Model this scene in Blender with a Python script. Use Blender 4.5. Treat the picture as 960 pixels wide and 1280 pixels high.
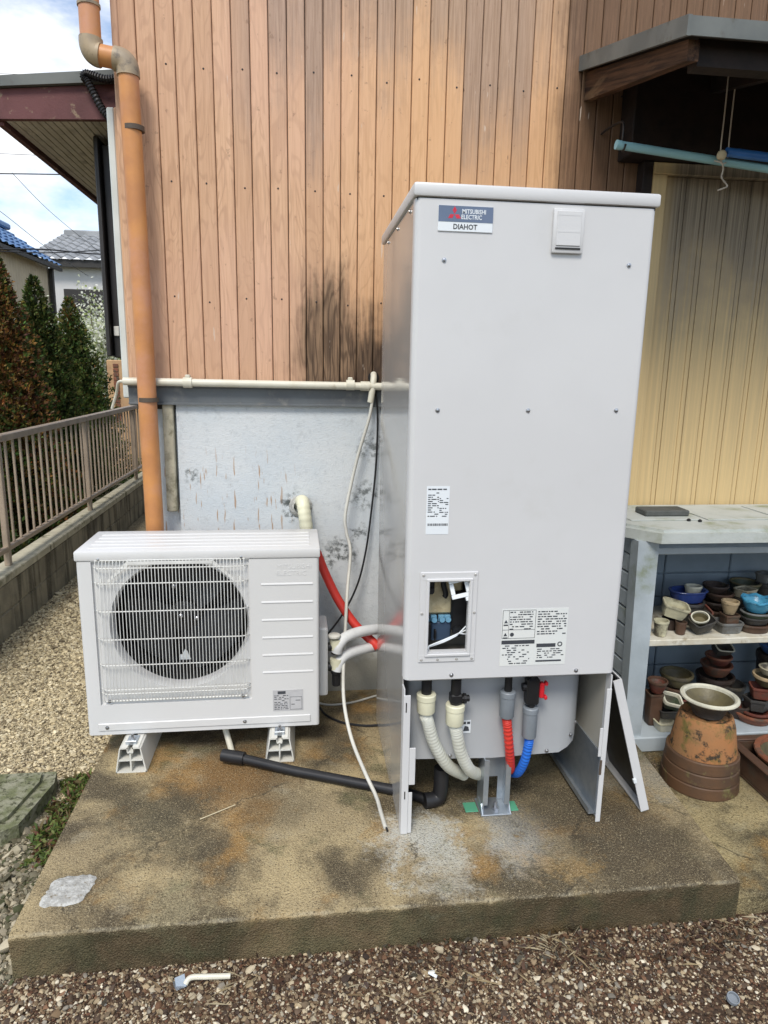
import bpy, bmesh, math, random
import numpy as np
from mathutils import Vector, Matrix
random.seed(7); rng = np.random.default_rng(11)
PI = math.pi
scn = bpy.context.scene
col = scn.collection
for o in list(bpy.data.objects): bpy.data.objects.remove(o)

# ------------------------------------------------------------------ camera
F_PX, CAM = 850.0, Vector((-0.2827, -1.7777, 1.3650))
YAW, PITCH, ROLL = 0.12179, 0.20620, 0.01783
fw = Vector((math.sin(YAW)*math.cos(PITCH), math.cos(YAW)*math.cos(PITCH), -math.sin(PITCH)))
r0 = Vector((math.cos(YAW), -math.sin(YAW), 0)); u0 = r0.cross(fw)
rt = math.cos(ROLL)*r0 + math.sin(ROLL)*u0; up = -math.sin(ROLL)*r0 + math.cos(ROLL)*u0
cam = bpy.data.cameras.new('camera'); co = bpy.data.objects.new('camera', cam); col.objects.link(co)
m4 = Matrix.Identity(4)
for i in range(3): m4[i][0], m4[i][1], m4[i][2], m4[i][3] = rt[i], up[i], -fw[i], CAM[i]
co.matrix_world = m4
cam.sensor_fit = 'VERTICAL'; cam.sensor_height = 32; cam.lens = F_PX/1280*32; cam.clip_start = .02; cam.clip_end = 600
scn.camera = co

def at(u, v, **k):                       # photo pixel -> point on an axis plane of the place
    d = fw + rt*((u-480)/F_PX) + up*((640-v)/F_PX)
    (ax, val), = k.items(); i = 'xyz'.index(ax)
    return CAM + d*((val-CAM[i])/d[i])

# ------------------------------------------------------------------ light, sky, exposure
SUN_EL, SUN_AZ = math.radians(52), math.radians(200)     # azimuth clockwise from +Y; high, behind and left of the camera
scn.view_settings.view_transform = 'Standard'; scn.view_settings.look = 'None'
scn.view_settings.exposure = 0.97; scn.view_settings.gamma = 1
w = bpy.data.worlds.new('World'); scn.world = w; w.use_nodes = True
nt = w.node_tree; N = nt.nodes; L = nt.links
bg = N['Background']; bg.inputs['Strength'].default_value = 0.105
sky = N.new('ShaderNodeTexSky'); sky.sky_type = 'NISHITA'; sky.sun_disc = False
sky.sun_elevation = SUN_EL; sky.sun_rotation = SUN_AZ; sky.air_density = 1.0; sky.dust_density = .3; sky.ozone_density = 1.6
tc = N.new('ShaderNodeTexCoord'); mp = N.new('ShaderNodeMapping'); mp.inputs['Scale'].default_value = (1.6, 1.6, 3.6); mp.inputs['Location'].default_value = (.3, .1, .15)
cn = N.new('ShaderNodeTexNoise'); cn.inputs['Scale'].default_value = 2.2; cn.inputs['Detail'].default_value = 8; cn.inputs['Roughness'].default_value = .58
cr = N.new('ShaderNodeValToRGB'); cr.color_ramp.elements[0].position = .42; cr.color_ramp.elements[1].position = .60
mixc = N.new('ShaderNodeMix'); mixc.data_type = 'RGBA'; mixc.inputs[7].default_value = (6.2, 6.3, 6.5, 1)
L.new(tc.outputs['Generated'], mp.inputs['Vector']); L.new(mp.outputs[0], cn.inputs['Vector']); L.new(cn.outputs['Fac'], cr.inputs[0])
L.new(cr.outputs[0], mixc.inputs[0]); L.new(sky.outputs[0], mixc.inputs[6]); L.new(mixc.outputs[2], bg.inputs['Color'])
sd = bpy.data.lights.new('sun', 'SUN'); sd.energy = 1.5; sd.angle = math.radians(18); sd.color = (1, .94, .85)
so = bpy.data.objects.new('sun', sd); col.objects.link(so)
sdir = Vector((math.sin(SUN_AZ)*math.cos(SUN_EL), math.cos(SUN_AZ)*math.cos(SUN_EL), math.sin(SUN_EL)))
so.rotation_euler = sdir.to_track_quat('Z', 'Y').to_euler(); so.location = (-3, -6, 9)

# ------------------------------------------------------------------ material helpers
class NT:
    def __init__(s, name):
        s.m = bpy.data.materials.new(name); s.m.use_nodes = True; s.t = s.m.node_tree
        s.b = s.t.nodes['Principled BSDF']
    def n(s, t, **kw):
        x = s.t.nodes.new(t)
        for k, v in kw.items(): setattr(x, k, v)
        return x
    def put(s, sock, v):
        if isinstance(v, bpy.types.NodeSocket): s.t.links.new(v, sock)
        elif v is not None:
            if isinstance(v, (tuple, list)) and len(v) == 3 and sock.type == 'RGBA': v = (*v, 1)
            sock.default_value = v
    def pos(s): return s.n('ShaderNodeNewGeometry').outputs['Position']
    def obj(s): return s.n('ShaderNodeTexCoord').outputs['Object']
    def rand(s): return s.n('ShaderNodeObjectInfo').outputs['Random']
    def attr(s, a): x = s.n('ShaderNodeAttribute'); x.attribute_name = a; return x.outputs['Color']
    def sep(s, v): x = s.n('ShaderNodeSeparateXYZ'); s.put(x.inputs[0], v); return x.outputs
    def comb(s, a, b, c):
        x = s.n('ShaderNodeCombineXYZ')
        for i, q in enumerate((a, b, c)): s.put(x.inputs[i], q)
        return x.outputs[0]
    def ma(s, op, a, b=None, c=None, clamp=False):
        x = s.n('ShaderNodeMath', operation=op, use_clamp=clamp)
        for i, q in enumerate((a, b, c)):
            if q is not None: s.put(x.inputs[i], q)
        return x.outputs[0]
    def noise(s, v, sc, det=4, rough=.55, dist=0, scale=None):
        if scale: q = s.n('ShaderNodeVectorMath', operation='MULTIPLY'); s.put(q.inputs[0], v); q.inputs[1].default_value = scale; v = q.outputs[0]
        x = s.n('ShaderNodeTexNoise'); s.put(x.inputs['Vector'], v); x.inputs['Scale'].default_value = sc; x.inputs['Detail'].default_value = det
        x.inputs['Roughness'].default_value = rough; x.inputs['Distortion'].default_value = dist
        return x.outputs['Fac']
    def vor(s, v, sc, out='Distance'):
        x = s.n('ShaderNodeTexVoronoi'); s.put(x.inputs['Vector'], v); x.inputs['Scale'].default_value = sc; return x.outputs[out]
    def step(s, v, a, b, lo=0., hi=1.):
        x = s.n('ShaderNodeMapRange', interpolation_type='SMOOTHSTEP'); s.put(x.inputs[0], v)
        for i, q in enumerate((a, b, lo, hi)): s.put(x.inputs[i+1], q)
        return x.outputs[0]
    def mix(s, f, a, b, mode='MIX'):
        x = s.n('ShaderNodeMix', data_type='RGBA', blend_type=mode); s.put(x.inputs[0], f); s.put(x.inputs[6], a); s.put(x.inputs[7], b); return x.outputs[2]
    def mul(s, *a):
        r = a[0]
        for q in a[1:]: r = s.ma('MULTIPLY', r, q)
        return r
    def bump(s, h, st=.3, d=.01):
        x = s.n('ShaderNodeBump'); x.inputs['Strength'].default_value = st; x.inputs['Distance'].default_value = d; s.put(x.inputs['Height'], h)
        s.t.links.new(x.outputs[0], s.b.inputs['Normal'])
    def fin(s, colr, rough=.6, spec=.4, metal=0.):
        s.put(s.b.inputs['Base Color'], colr); s.put(s.b.inputs['Roughness'], rough); s.put(s.b.inputs['Specular IOR Level'], spec); s.put(s.b.inputs['Metallic'], metal)
        return s.m
M = {}
def basic(name, c, rough=.6, c2=None, sc=12, spec=.4, metal=0., bump=0., bsc=120, dirt=None, dsc=5, dlo=.52, dhi=.7, wave=0.):
    t = NT(name); p = t.obj(); o = t.n('ShaderNodeObjectInfo')
    q = t.n('ShaderNodeVectorMath', operation='ADD'); t.put(q.inputs[0], p)
    rr = t.ma('MULTIPLY', o.outputs['Random'], 31.); t.put(q.inputs[1], t.comb(rr, rr, rr)); p = q.outputs[0]
    c2 = c2 or tuple(x*.85 for x in c)
    cc = t.mix(t.step(t.noise(p, sc, 5), .35, .65), c, c2)
    if dirt: cc = t.mix(t.step(t.noise(p, dsc, 6, .65), dlo, dhi), cc, dirt)
    if bump: t.bump(t.noise(p, bsc, 3), bump, .004)
    if wave: t.bump(t.noise(p, 2.2, 2), wave, .03)
    rn = t.ma('ADD', rough-.06, t.ma('MULTIPLY', t.noise(p, sc*2, 3), .12))
    M[name] = t.fin(cc, rn, spec, metal); return M[name]

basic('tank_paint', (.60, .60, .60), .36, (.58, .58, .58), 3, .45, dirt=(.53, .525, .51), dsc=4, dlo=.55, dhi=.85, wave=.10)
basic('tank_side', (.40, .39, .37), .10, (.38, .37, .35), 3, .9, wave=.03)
basic('tank_inner', (.40, .38, .33), .45, (.36, .34, .29), 4)
basic('tank_jacket', (.40, .415, .43), .4, (.37, .385, .40), 4)
basic('ac_paint', (.64, .64, .635), .34, (.62, .62, .61), 3, .45, dirt=(.52, .52, .50), dsc=3, dlo=.6, dhi=.8, wave=.06)
basic('wire_paint', (.72, .72, .69), .4)
basic('dark_plastic', (.012, .012, .013), .45)
basic('fan_plastic', (.010, .011, .013), .45, (.018, .02, .023), 8)
basic('galvanized', (.48, .52, .56), .35, (.40, .45, .50), 30, .5, .75)
basic('zinc', (.55, .56, .58), .3, (.35, .36, .38), 60, .5, .9)
basic('white_plastic', (.68, .67, .62), .42, (.62, .61, .55), 9, dirt=(.42, .38, .28), dsc=8, dlo=.6, dhi=.82)
basic('cream_pvc', (.66, .64, .54), .4, (.60, .57, .46), 12, dirt=(.40, .35, .25), dsc=14, dlo=.58, dhi=.8)
basic('white_cable', (.62, .61, .55), .5, (.50, .49, .44), 8)
basic('black_rubber', (.012, .012, .014), .42, (.02, .02, .022), 10)
basic('hose_white', (.66, .67, .60), .5, (.58, .58, .50), 16, dirt=(.42, .42, .36), dsc=20, dlo=.55, dhi=.8)
basic('hose_foam', (.68, .69, .69), .6, (.58, .59, .59), 10)
basic('hose_red', (.62, .045, .03), .42, (.55, .04, .03), 10)
basic('hose_blue', (.02, .15, .62), .42, (.02, .12, .52), 10)
basic('collar_cream', (.72, .70, .52), .45)
basic('collar_grey', (.22, .245, .27), .45)
basic('red_plastic', (.62, .02, .03), .35)
basic('emblem_red', (.62, .03, .06), .4)
basic('badge_navy', (.13, .17, .26), .35, (.12, .16, .24))
basic('badge_white', (.74, .78, .80), .35, (.72, .76, .79))
basic('label_paper', (.68, .69, .66), .5, (.66, .68, .66))
basic('label_grey', (.50, .50, .51), .45)
basic('print_ink', (.055, .06, .07), .6)
basic('green_shim', (.10, .36, .22), .5)
basic('beige_foam', (.66, .57, .36), .8, (.50, .41, .24), 30, bump=.5)
basic('blue_fitting', (.16, .36, .52), .4)
basic('dark_blue', (.04, .07, .12), .4)
basic('drainpipe', (.58, .26, .085), .45, (.48, .21, .08), 9, dirt=(.55, .27, .17), dsc=3, dlo=.45, dhi=.68)
basic('drain_elbow', (.40, .31, .20), .5, (.30, .24, .17), 14, dirt=(.13, .11, .09), dsc=18)
basic('pipe_clamp', (.10, .075, .055), .6)
basic('flashing', (.135, .15, .16), .45, (.11, .12, .13), 7, dirt=(.20, .20, .19), dsc=14)
basic('white_trim', (.62, .65, .62), .45, (.55, .58, .55), 9)
basic('dark_brown_metal', (.022, .019, .017), .42, (.03, .026, .024), 9)
basic('roof_metal', (.15, .16, .15), .55, (.11, .12, .115), 6, dirt=(.09, .085, .07), dsc=10)
basic('maroon_fascia', (.13, .045, .045), .65, (.09, .03, .03), 8, dirt=(.24, .17, .11), dsc=26, dlo=.6, dhi=.7, bump=.2)
basic('soffit', (.60, .54, .47), .6, (.50, .45, .39), 6, dirt=(.34, .30, .25), dsc=9)
basic('shade_dark_wood', (.018, .010, .007), .75, (.010, .006, .005), 14, bump=.2)  # wood below the canopy, its deep shade darkened into the colour
basic('fence_bronze', (.38, .30, .225), .4, (.31, .245, .185), 12, .5, .1)
basic('aqua_pole', (.30, .55, .60), .4, (.27, .5, .55), 6)
basic('blue_pole', (.04, .17, .50), .35)
basic('rope', (.58, .52, .44), .8)
basic('wood_knob', (.62, .54, .36), .6)
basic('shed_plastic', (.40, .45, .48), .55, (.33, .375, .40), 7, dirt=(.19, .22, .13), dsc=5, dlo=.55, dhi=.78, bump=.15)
basic('shed_lid', (.47, .50, .48), .6, (.40, .43, .40), 6, dirt=(.22, .24, .12), dsc=6, dlo=.5, dhi=.74, bump=.2)
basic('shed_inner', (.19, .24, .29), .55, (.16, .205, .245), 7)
basic('shelf_board', (.60, .58, .50), .6, (.50, .46, .36), 16, dirt=(.28, .23, .15), dsc=22, dlo=.55, dhi=.7)
basic('slate', (.085, .09, .085), .75, (.06, .065, .06), 14, bump=.4)
# pot glazes
def pot(n, c, rough=.5, dirt=(.075, .065, .048), dlo=.48, bump=.35): basic('pot_'+n, c, rough, tuple(x*.72 for x in c), 14, dirt=dirt, dsc=11, dlo=dlo, dhi=dlo+.2, bump=bump, bsc=90)
pot('cream', (.55, .52, .36), .4); pot('brown', (.10, .055, .035)); pot('darkbrown', (.045, .03, .024)); pot('terracotta', (.26, .095, .05)); pot('redbrown', (.145, .045, .03))
pot('blue', (.03, .055, .20), .25, dlo=.66); pot('lightblue', (.08, .33, .50), .25, (.02, .12, .25)); pot('grey', (.16, .165, .16)); pot('charcoal', (.05, .048, .045)); pot('tan', (.42, .32, .19))
pot('olive', (.13, .11, .055)); pot('green', (.055, .075, .045)); pot('sand', (.42, .38, .27)); pot('brightblue', (.04, .12, .34), .3); pot('whiteglaze', (.62, .60, .48), .35, (.16, .13, .08), .62)

# big upturned flowerpot: orange clay, algae and soot blotches
t = NT('old_clay'); p = t.obj()
c = t.mix(t.step(t.noise(p, 9, 5), .3, .7), (.36, .155, .06), (.27, .15, .07))
c = t.mix(t.step(t.noise(p, 14, 6, .65), .50, .66), c, (.13, .11, .035))
c = t.mix(t.step(t.noise(p, 26, 6, .7), .51, .63), c, (.05, .038, .026))
t.bump(t.noise(p, 160, 4), .35, .003); M['old_clay'] = t.fin(c, .85, .2)
t = NT('old_clay_band'); p = t.obj()
c = t.mix(t.step(t.noise(p, 10, 5), .3, .7), (.115, .06, .03), (.075, .045, .028)); c = t.mix(t.step(t.noise(p, 22, 6, .7), .55, .72), c, (.15, .13, .05))
t.bump(t.noise(p, 160, 4), .3, .003); M['old_clay_band'] = t.fin(c, .6, .35)

# printed wood-grain siding, weathered in patches, with some canopy shade in the colour
t = NT('siding'); p = t.pos(); X, Y_, Z = t.sep(p); rn = t.rand()
off = t.ma('MULTIPLY', rn, 57.)
gv = t.comb(t.ma('ADD', t.mul(X, 1.6), off), 0., t.ma('ADD', t.ma('MULTIPLY', Z, .05), off))
g1 = t.noise(gv, 90, 6, .65, .6)
kv = t.comb(t.ma('ADD', t.ma('MULTIPLY', X, 1.), off), 0., t.ma('MULTIPLY', t.ma('ADD', Z, t.ma('MULTIPLY', off, .31)), .22))
k = t.noise(kv, 13, 2, .5, .8); rings = t.ma('PINGPONG', t.ma('MULTIPLY', k, 16.), 1.)
c = t.mix(t.step(g1, .3, .72), (.68, .435, .275), (.52, .305, .18))
c = t.mix(t.mul(t.step(rings, .55, .95), .33), c, (.29, .155, .09))
c = t.mix(t.mul(t.step(t.noise(p, 1.3, 2), .4, .65), .5), c, (.67, .41, .295))
warm = t.step(X, -.45, .25); c = t.mix(t.mul(warm, .55), c, (.68, .39, .175))
c = t.mix(t.mul(t.ma('SUBTRACT', rn, .3, clamp=True), .7), c, (.46, .27, .16))
ed = t.ma('ADD', t.mul(t.noise(gv, 45, 5, .6), .5), t.mul(t.noise(p, 7, 5, .6), .5))           # streaky edge noise
wob = t.ma('ADD', t.ma('MULTIPLY', t.ma('SUBTRACT', ed, .5), .75), t.mul(t.ma('SUBTRACT', rn, .5), .13))
s1 = t.mul(t.step(t.ma('ADD', Z, wob), 1.66, 1.40), t.step(t.ma('ADD', X, t.mul(wob, .4)), -.38, -.22), t.step(X, .25, .15))
s1b = t.mul(t.step(t.ma('ADD', Z, wob), 1.82, 1.60), t.step(t.ma('ADD', X, t.mul(wob, .3)), -.33, -.24), t.step(t.ma('ADD', X, t.mul(wob, .3)), -.08, -.16))
s2 = t.mul(t.step(t.ma('ADD', Z, t.ma('ADD', wob, t.mul(t.ma('SUBTRACT', rn, .5), .45))), 2.22, 2.62), t.step(X, -.62, -.35), t.step(X, .85, .5), .62)
s3 = t.mul(t.step(t.ma('ADD', X, t.mul(wob, .35)), .60, .78), .85)  # worn dark boards, deepened with painted shade of the canopy
bare = t.mix(t.step(g1, .35, .68), (.29, .185, .11), (.085, .052, .032))
bare = t.mix(t.mul(t.step(rings, .35, .9), .65), bare, (.055, .032, .019)); bare = t.mix(t.mul(t.step(t.ma('ADD', X, t.mul(wob, .3)), -.14, .0), .75), bare, (.045, .028, .018))
gray = t.mix(t.step(g1, .35, .68), (.33, .255, .21), (.17, .13, .105))
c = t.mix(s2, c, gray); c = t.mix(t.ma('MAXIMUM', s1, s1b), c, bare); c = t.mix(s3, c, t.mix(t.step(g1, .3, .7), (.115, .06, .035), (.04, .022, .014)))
scr = t.mul(t.step(t.noise(t.comb(t.mul(X, 60.), 0., t.mul(Z, 7.)), 1., 3, .6), .69, .72), .6); c = t.mix(scr, c, (.62, .52, .42))
scr2 = t.mul(t.step(t.noise(t.comb(t.mul(X, 85.), 3., t.mul(Z, 11.)), 1., 3, .6), .705, .725), .8); c = t.mix(scr2, c, (.09, .055, .035))
c = t.mix(t.mul(t.step(t.noise(p, 38, 4, .7), .64, .70), .45), c, (.20, .115, .07))
t.bump(g1, .25, .002); M['siding'] = t.fin(c, .62, .3)

# pale blue-grey painted concrete of the foundation
t = NT('foundation'); p = t.pos(); X, Y_, Z = t.sep(p)
n1 = t.noise(p, 3.2, 5, .6); n2 = t.noise(p, 45, 5, .7); n3 = t.noise(p, 11, 6, .65)
c = t.mix(t.step(n1, .3, .7), (.53, .575, .605), (.60, .625, .635)); c = t.mix(t.mul(t.step(n2, .52, .66), .5), c, (.45, .48, .50))
c = t.mix(t.mul(t.step(n3, .60, .76), .5), c, (.34, .36, .37))
rust = t.mul(t.step(t.noise(t.comb(t.mul(X, 75.), 0., t.mul(Z, 9.)), 1., 2, .5), .60, .65), t.step(t.ma('ADD', Z, t.mul(n3, .25)), .62, .80), t.step(t.ma('ADD', Z, t.mul(n3, .25)), 1.20, 1.08), t.step(X, -.28, -.40))
c = t.mix(t.mul(rust, .75), c, (.36, .20, .085))
def blob(t, p, x, z, r, soft=.5, y=.95):
    q = t.n('ShaderNodeVectorMath', operation='DISTANCE'); t.put(q.inputs[0], p); q.inputs[1].default_value = (x, y, z)
    return q.outputs[1]
for (bx, bz, br) in ((-.30, .80, .085), (-.33, .80, .06), (-.17, .60, .10), (-.10, .615, .09), (-.03, .86, .10), (-.01, 1.05, .09), (-.06, .70, .05), (-.72, .95, .05)):
    d = t.ma('ADD', blob(t, p, bx, bz, br), t.mul(t.ma('SUBTRACT', n3, .5), .22)); c = t.mix(t.mul(t.step(d, br*.8, br*.2), t.step(n2, .42, .62), .8), c, (.07, .08, .075))
low = t.step(t.ma('ADD', Z, t.mul(n3, .3)), .42, .25); c = t.mix(t.mul(low, .8), c, (.30, .275, .21))
t.bump(t.ma('ADD', n2, t.noise(p, 160, 3)), .35, .006); M['foundation'] = t.fin(c, .75, .3)

# weathered concrete slab
def slab_mat(name, patches=True, tint=(1, 1, 1)):
    t = NT(name); p = t.pos(); X, Y_, Z = t.sep(p)
    tt = lambda q: tuple(a*b for a, b in zip(q, tint))
    big = t.noise(p, 2.6, 5, .6); mid = t.noise(p, 6.5, 6, .65, .3); fine = t.noise(p, 150, 4, .75); sp = t.vor(p, 210); g = t.noise(p, 60, 4, .7)
    c = t.mix(t.step(big, .35, .65), tt((.46, .36, .195)), tt((.30, .235, .135)))
    q2 = t.n('ShaderNodeVectorMath', operation='ADD'); t.put(q2.inputs[0], p); q2.inputs[1].default_value = (4.3, 1.7, 0)
    dk = t.noise(q2.outputs[0], 3.1, 7, .62, .25); c = t.mix(t.mul(t.step(dk, .42, .60), .92), c, tt((.058, .044, .026)))
    q3 = t.n('ShaderNodeVectorMath', operation='ADD'); t.put(q3.inputs[0], p); q3.inputs[1].default_value = (9.1, 5.2, 0)
    og = t.noise(q3.outputs[0], 3.4, 5, .6); c = t.mix(t.mul(t.step(og, .53, .66), .75), c, tt((.33, .18, .05)))
    gr = t.noise(q3.outputs[0], 5.7, 5, .6, .3); c = t.mix(t.mul(t.step(gr, .56, .68), .65), c, tt((.075, .080, .035)))
    c = t.mix(t.mul(t.step(mid, .56, .72), .5), c, tt((.36, .315, .22)))
    if patches:
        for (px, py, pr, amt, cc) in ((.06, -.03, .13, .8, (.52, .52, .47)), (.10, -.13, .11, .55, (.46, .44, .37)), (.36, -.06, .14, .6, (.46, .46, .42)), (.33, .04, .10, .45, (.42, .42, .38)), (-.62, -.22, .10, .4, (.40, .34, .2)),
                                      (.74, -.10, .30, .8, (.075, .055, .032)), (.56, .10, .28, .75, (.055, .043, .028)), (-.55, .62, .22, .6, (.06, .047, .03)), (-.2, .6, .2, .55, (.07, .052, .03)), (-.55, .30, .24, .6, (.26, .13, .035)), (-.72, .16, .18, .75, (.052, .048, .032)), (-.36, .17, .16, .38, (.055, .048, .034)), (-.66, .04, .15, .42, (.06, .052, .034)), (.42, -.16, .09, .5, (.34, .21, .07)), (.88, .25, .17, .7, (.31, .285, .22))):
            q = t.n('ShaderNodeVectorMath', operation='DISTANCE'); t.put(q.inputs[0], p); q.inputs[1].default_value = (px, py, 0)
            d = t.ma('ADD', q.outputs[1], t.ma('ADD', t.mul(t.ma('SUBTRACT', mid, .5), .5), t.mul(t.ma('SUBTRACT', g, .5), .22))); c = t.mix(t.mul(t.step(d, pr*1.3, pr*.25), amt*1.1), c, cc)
        edge = t.mul(t.step(t.ma('ADD', Y_, t.mul(mid, .02)), -.256, -.266), t.step(Z, -.010, -.002), .45); c = t.mix(edge, c, (.42, .39, .30))  # thin pale line along the front edge, a painted highlight
    c = t.mix(t.mul(t.step(fine, .54, .70), .7), c, tt((.52, .44, .28))); c = t.mix(t.mul(t.step(fine, .48, .34), .85), c, tt((.035, .028, .018)))
    c = t.mix(t.mul(t.step(sp, .17, .08), .6), c, tt((.46, .42, .32)))
    f2 = t.noise(p, 420, 2, .7); c = t.mix(t.mul(t.step(f2, .56, .68), .55), c, tt((.60, .50, .30))); c = t.mix(t.mul(t.step(f2, .44, .32), .6), c, tt((.03, .024, .016)))
    if patches:
        side = t.mul(t.step(Z, -.004, -.02), .72); c = t.mix(side, c, t.mix(t.step(mid, .38, .62), (.036, .038, .017), (.085, .058, .030)))
    cq = t.n('ShaderNodeTexVoronoi', feature='DISTANCE_TO_EDGE'); t.put(cq.inputs['Vector'], t.comb(t.ma('ADD', X, t.mul(mid, .25)), t.ma('ADD', Y_, t.mul(big, .2)), 0.)); cq.inputs['Scale'].default_value = 1.15
    c = t.mix(t.mul(t.step(cq.outputs['Distance'], .0045, .001), t.step(mid, .42, .6), .7), c, tt((.04, .033, .022)))
    t.bump(t.ma('ADD', t.mul(fine, 1.), t.mul(sp, .8)), .7, .006); M[name] = t.fin(c, t.step(dk, .45, .6, .92, .7), .25)
slab_mat('slab_concrete'); slab_mat('apron_concrete', False, (.9, .92, .85))
basic('mortar', (.52, .52, .49), .95, (.34, .335, .31), 60, .15, dirt=(.22, .19, .14), dsc=45, dlo=.55, dhi=.7, bump=.9, bsc=180)
basic('mossy_concrete', (.27, .265, .19), .95, (.15, .16, .085), 26, .15, dirt=(.06, .062, .035), dsc=55, dlo=.5, dhi=.66, bump=1., bsc=110)
# kerb blocks
t = NT('block_concrete'); p = t.pos(); X, Y_, Z = t.sep(p)
c = t.mix(t.step(t.noise(p, 5, 5, .6), .35, .65), (.30, .27, .20), (.20, .18, .135)); st = t.noise(t.comb(X, t.mul(Y_, 1.), t.mul(Z, .12)), 9, 5, .6)
c = t.mix(t.mul(t.step(st, .46, .62), .8), c, (.05, .045, .034)); c = t.mix(t.mul(t.step(t.noise(p, 130, 3), .5, .7), .5), c, (.30, .28, .22)); t.bump(t.noise(p, 150, 3), .6, .005)
M['block_concrete'] = t.fin(c, .9, .2)
basic('coping', (.50, .465, .35), .9, (.40, .37, .28), 14, .2, dirt=(.15, .14, .09), dsc=9, bump=.5, bsc=160)
# ground under the pebbles
t = NT('soil'); p = t.pos(); X, Y_, Z = t.sep(p)
v1 = t.n('ShaderNodeTexVoronoi'); t.put(v1.inputs['Vector'], p); v1.inputs['Scale'].default_value = 95
cs = t.sep(v1.outputs['Color'])
pale = t.mix(cs[0], (.50, .42, .27), (.30, .245, .155)); dark = t.mix(cs[0], (.12, .07, .042), (.05, .032, .022))
left = t.mul(t.step(X, -.98, -1.06)); 
c = t.mix(left, dark, pale); c = t.mix(t.mul(t.step(t.noise(p, 2.3, 5, .6), .52, .65), .6), c, (.07, .05, .036))
c = t.mix(t.mul(t.step(v1.outputs['Distance'], .35, .7), .5), c, (.05, .038, .028)); far = t.mul(t.step(X, -2.0, -2.2), t.step(t.noise(p, 6, 4), .4, .55)); c = t.mix(far, c, (.06, .085, .025))
t.bump(t.mul(v1.outputs['Distance'], -1.), .8, .012); M['soil'] = t.fin(c, .95, .15)
def attr_mat(name, rough, spec=.25, trans=0.):
    t = NT(name); c = t.attr('tint'); m = t.fin(c, rough, spec)
    if trans:
        tr = t.n('ShaderNodeBsdfTranslucent'); t.put(tr.inputs[0], c); mx = t.n('ShaderNodeMixShader'); mx.inputs[0].default_value = trans
        t.t.links.new(t.b.outputs[0], mx.inputs[1]); t.t.links.new(tr.outputs[0], mx.inputs[2]); t.t.links.new(mx.outputs[0], t.t.nodes['Material Output'].inputs[0])
    M[name] = m
attr_mat('pebble', .85); attr_mat('leaf', .6, .3, .25); attr_mat('straw', .8)
basic('bark', (.10, .075, .05), .9, (.06, .045, .03), 30, bump=.5)
# beige ribbed shutter leaf, grey with mildew towards its top in vertical streaks
t = NT('shutter_beige'); p = t.pos(); X, Y_, Z = t.sep(p)
stv = t.comb(t.mul(X, 75.), 0., t.mul(Z, 1.1)); sn = t.noise(stv, 1., 5, .65); bn = t.noise(p, 4, 4, .6)
c = t.mix(t.step(sn, .3, .7), (.62, .455, .225), (.50, .375, .195))
mil = t.mul(t.step(t.ma('ADD', Z, t.ma('ADD', t.mul(t.ma('SUBTRACT', sn, .5), .55), t.mul(t.ma('SUBTRACT', bn, .5), .5))), 1.42, 1.92), t.step(X, 1.10, 1.19), .95)
c = t.mix(mil, c, t.mix(t.step(sn, .32, .68), (.115, .092, .068), (.30, .25, .18)))
t.bump(t.noise(t.comb(t.mul(X, 260.), 0., 0.), 1., 1), .25, .002); M['shutter_beige'] = t.fin(c, .55, .35)
basic('roof_tile_blue', (.06, .15, .33), .35, (.10, .22, .42), 2)
basic('roof_tile_grey', (.33, .34, .35), .5, (.24, .25, .26), 2)
basic('far_wall_beige', (.48, .41, .29), .7, (.42, .36, .26), 2)
basic('far_wall_white', (.62, .62, .61), .7, (.58, .58, .57), 2)
basic('far_dark', (.04, .038, .036), .6)
basic('brick_orange', (.52, .33, .17), .8, (.44, .27, .15), 8)
basic('wire_dark', (.03, .03, .035), .6)

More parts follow.
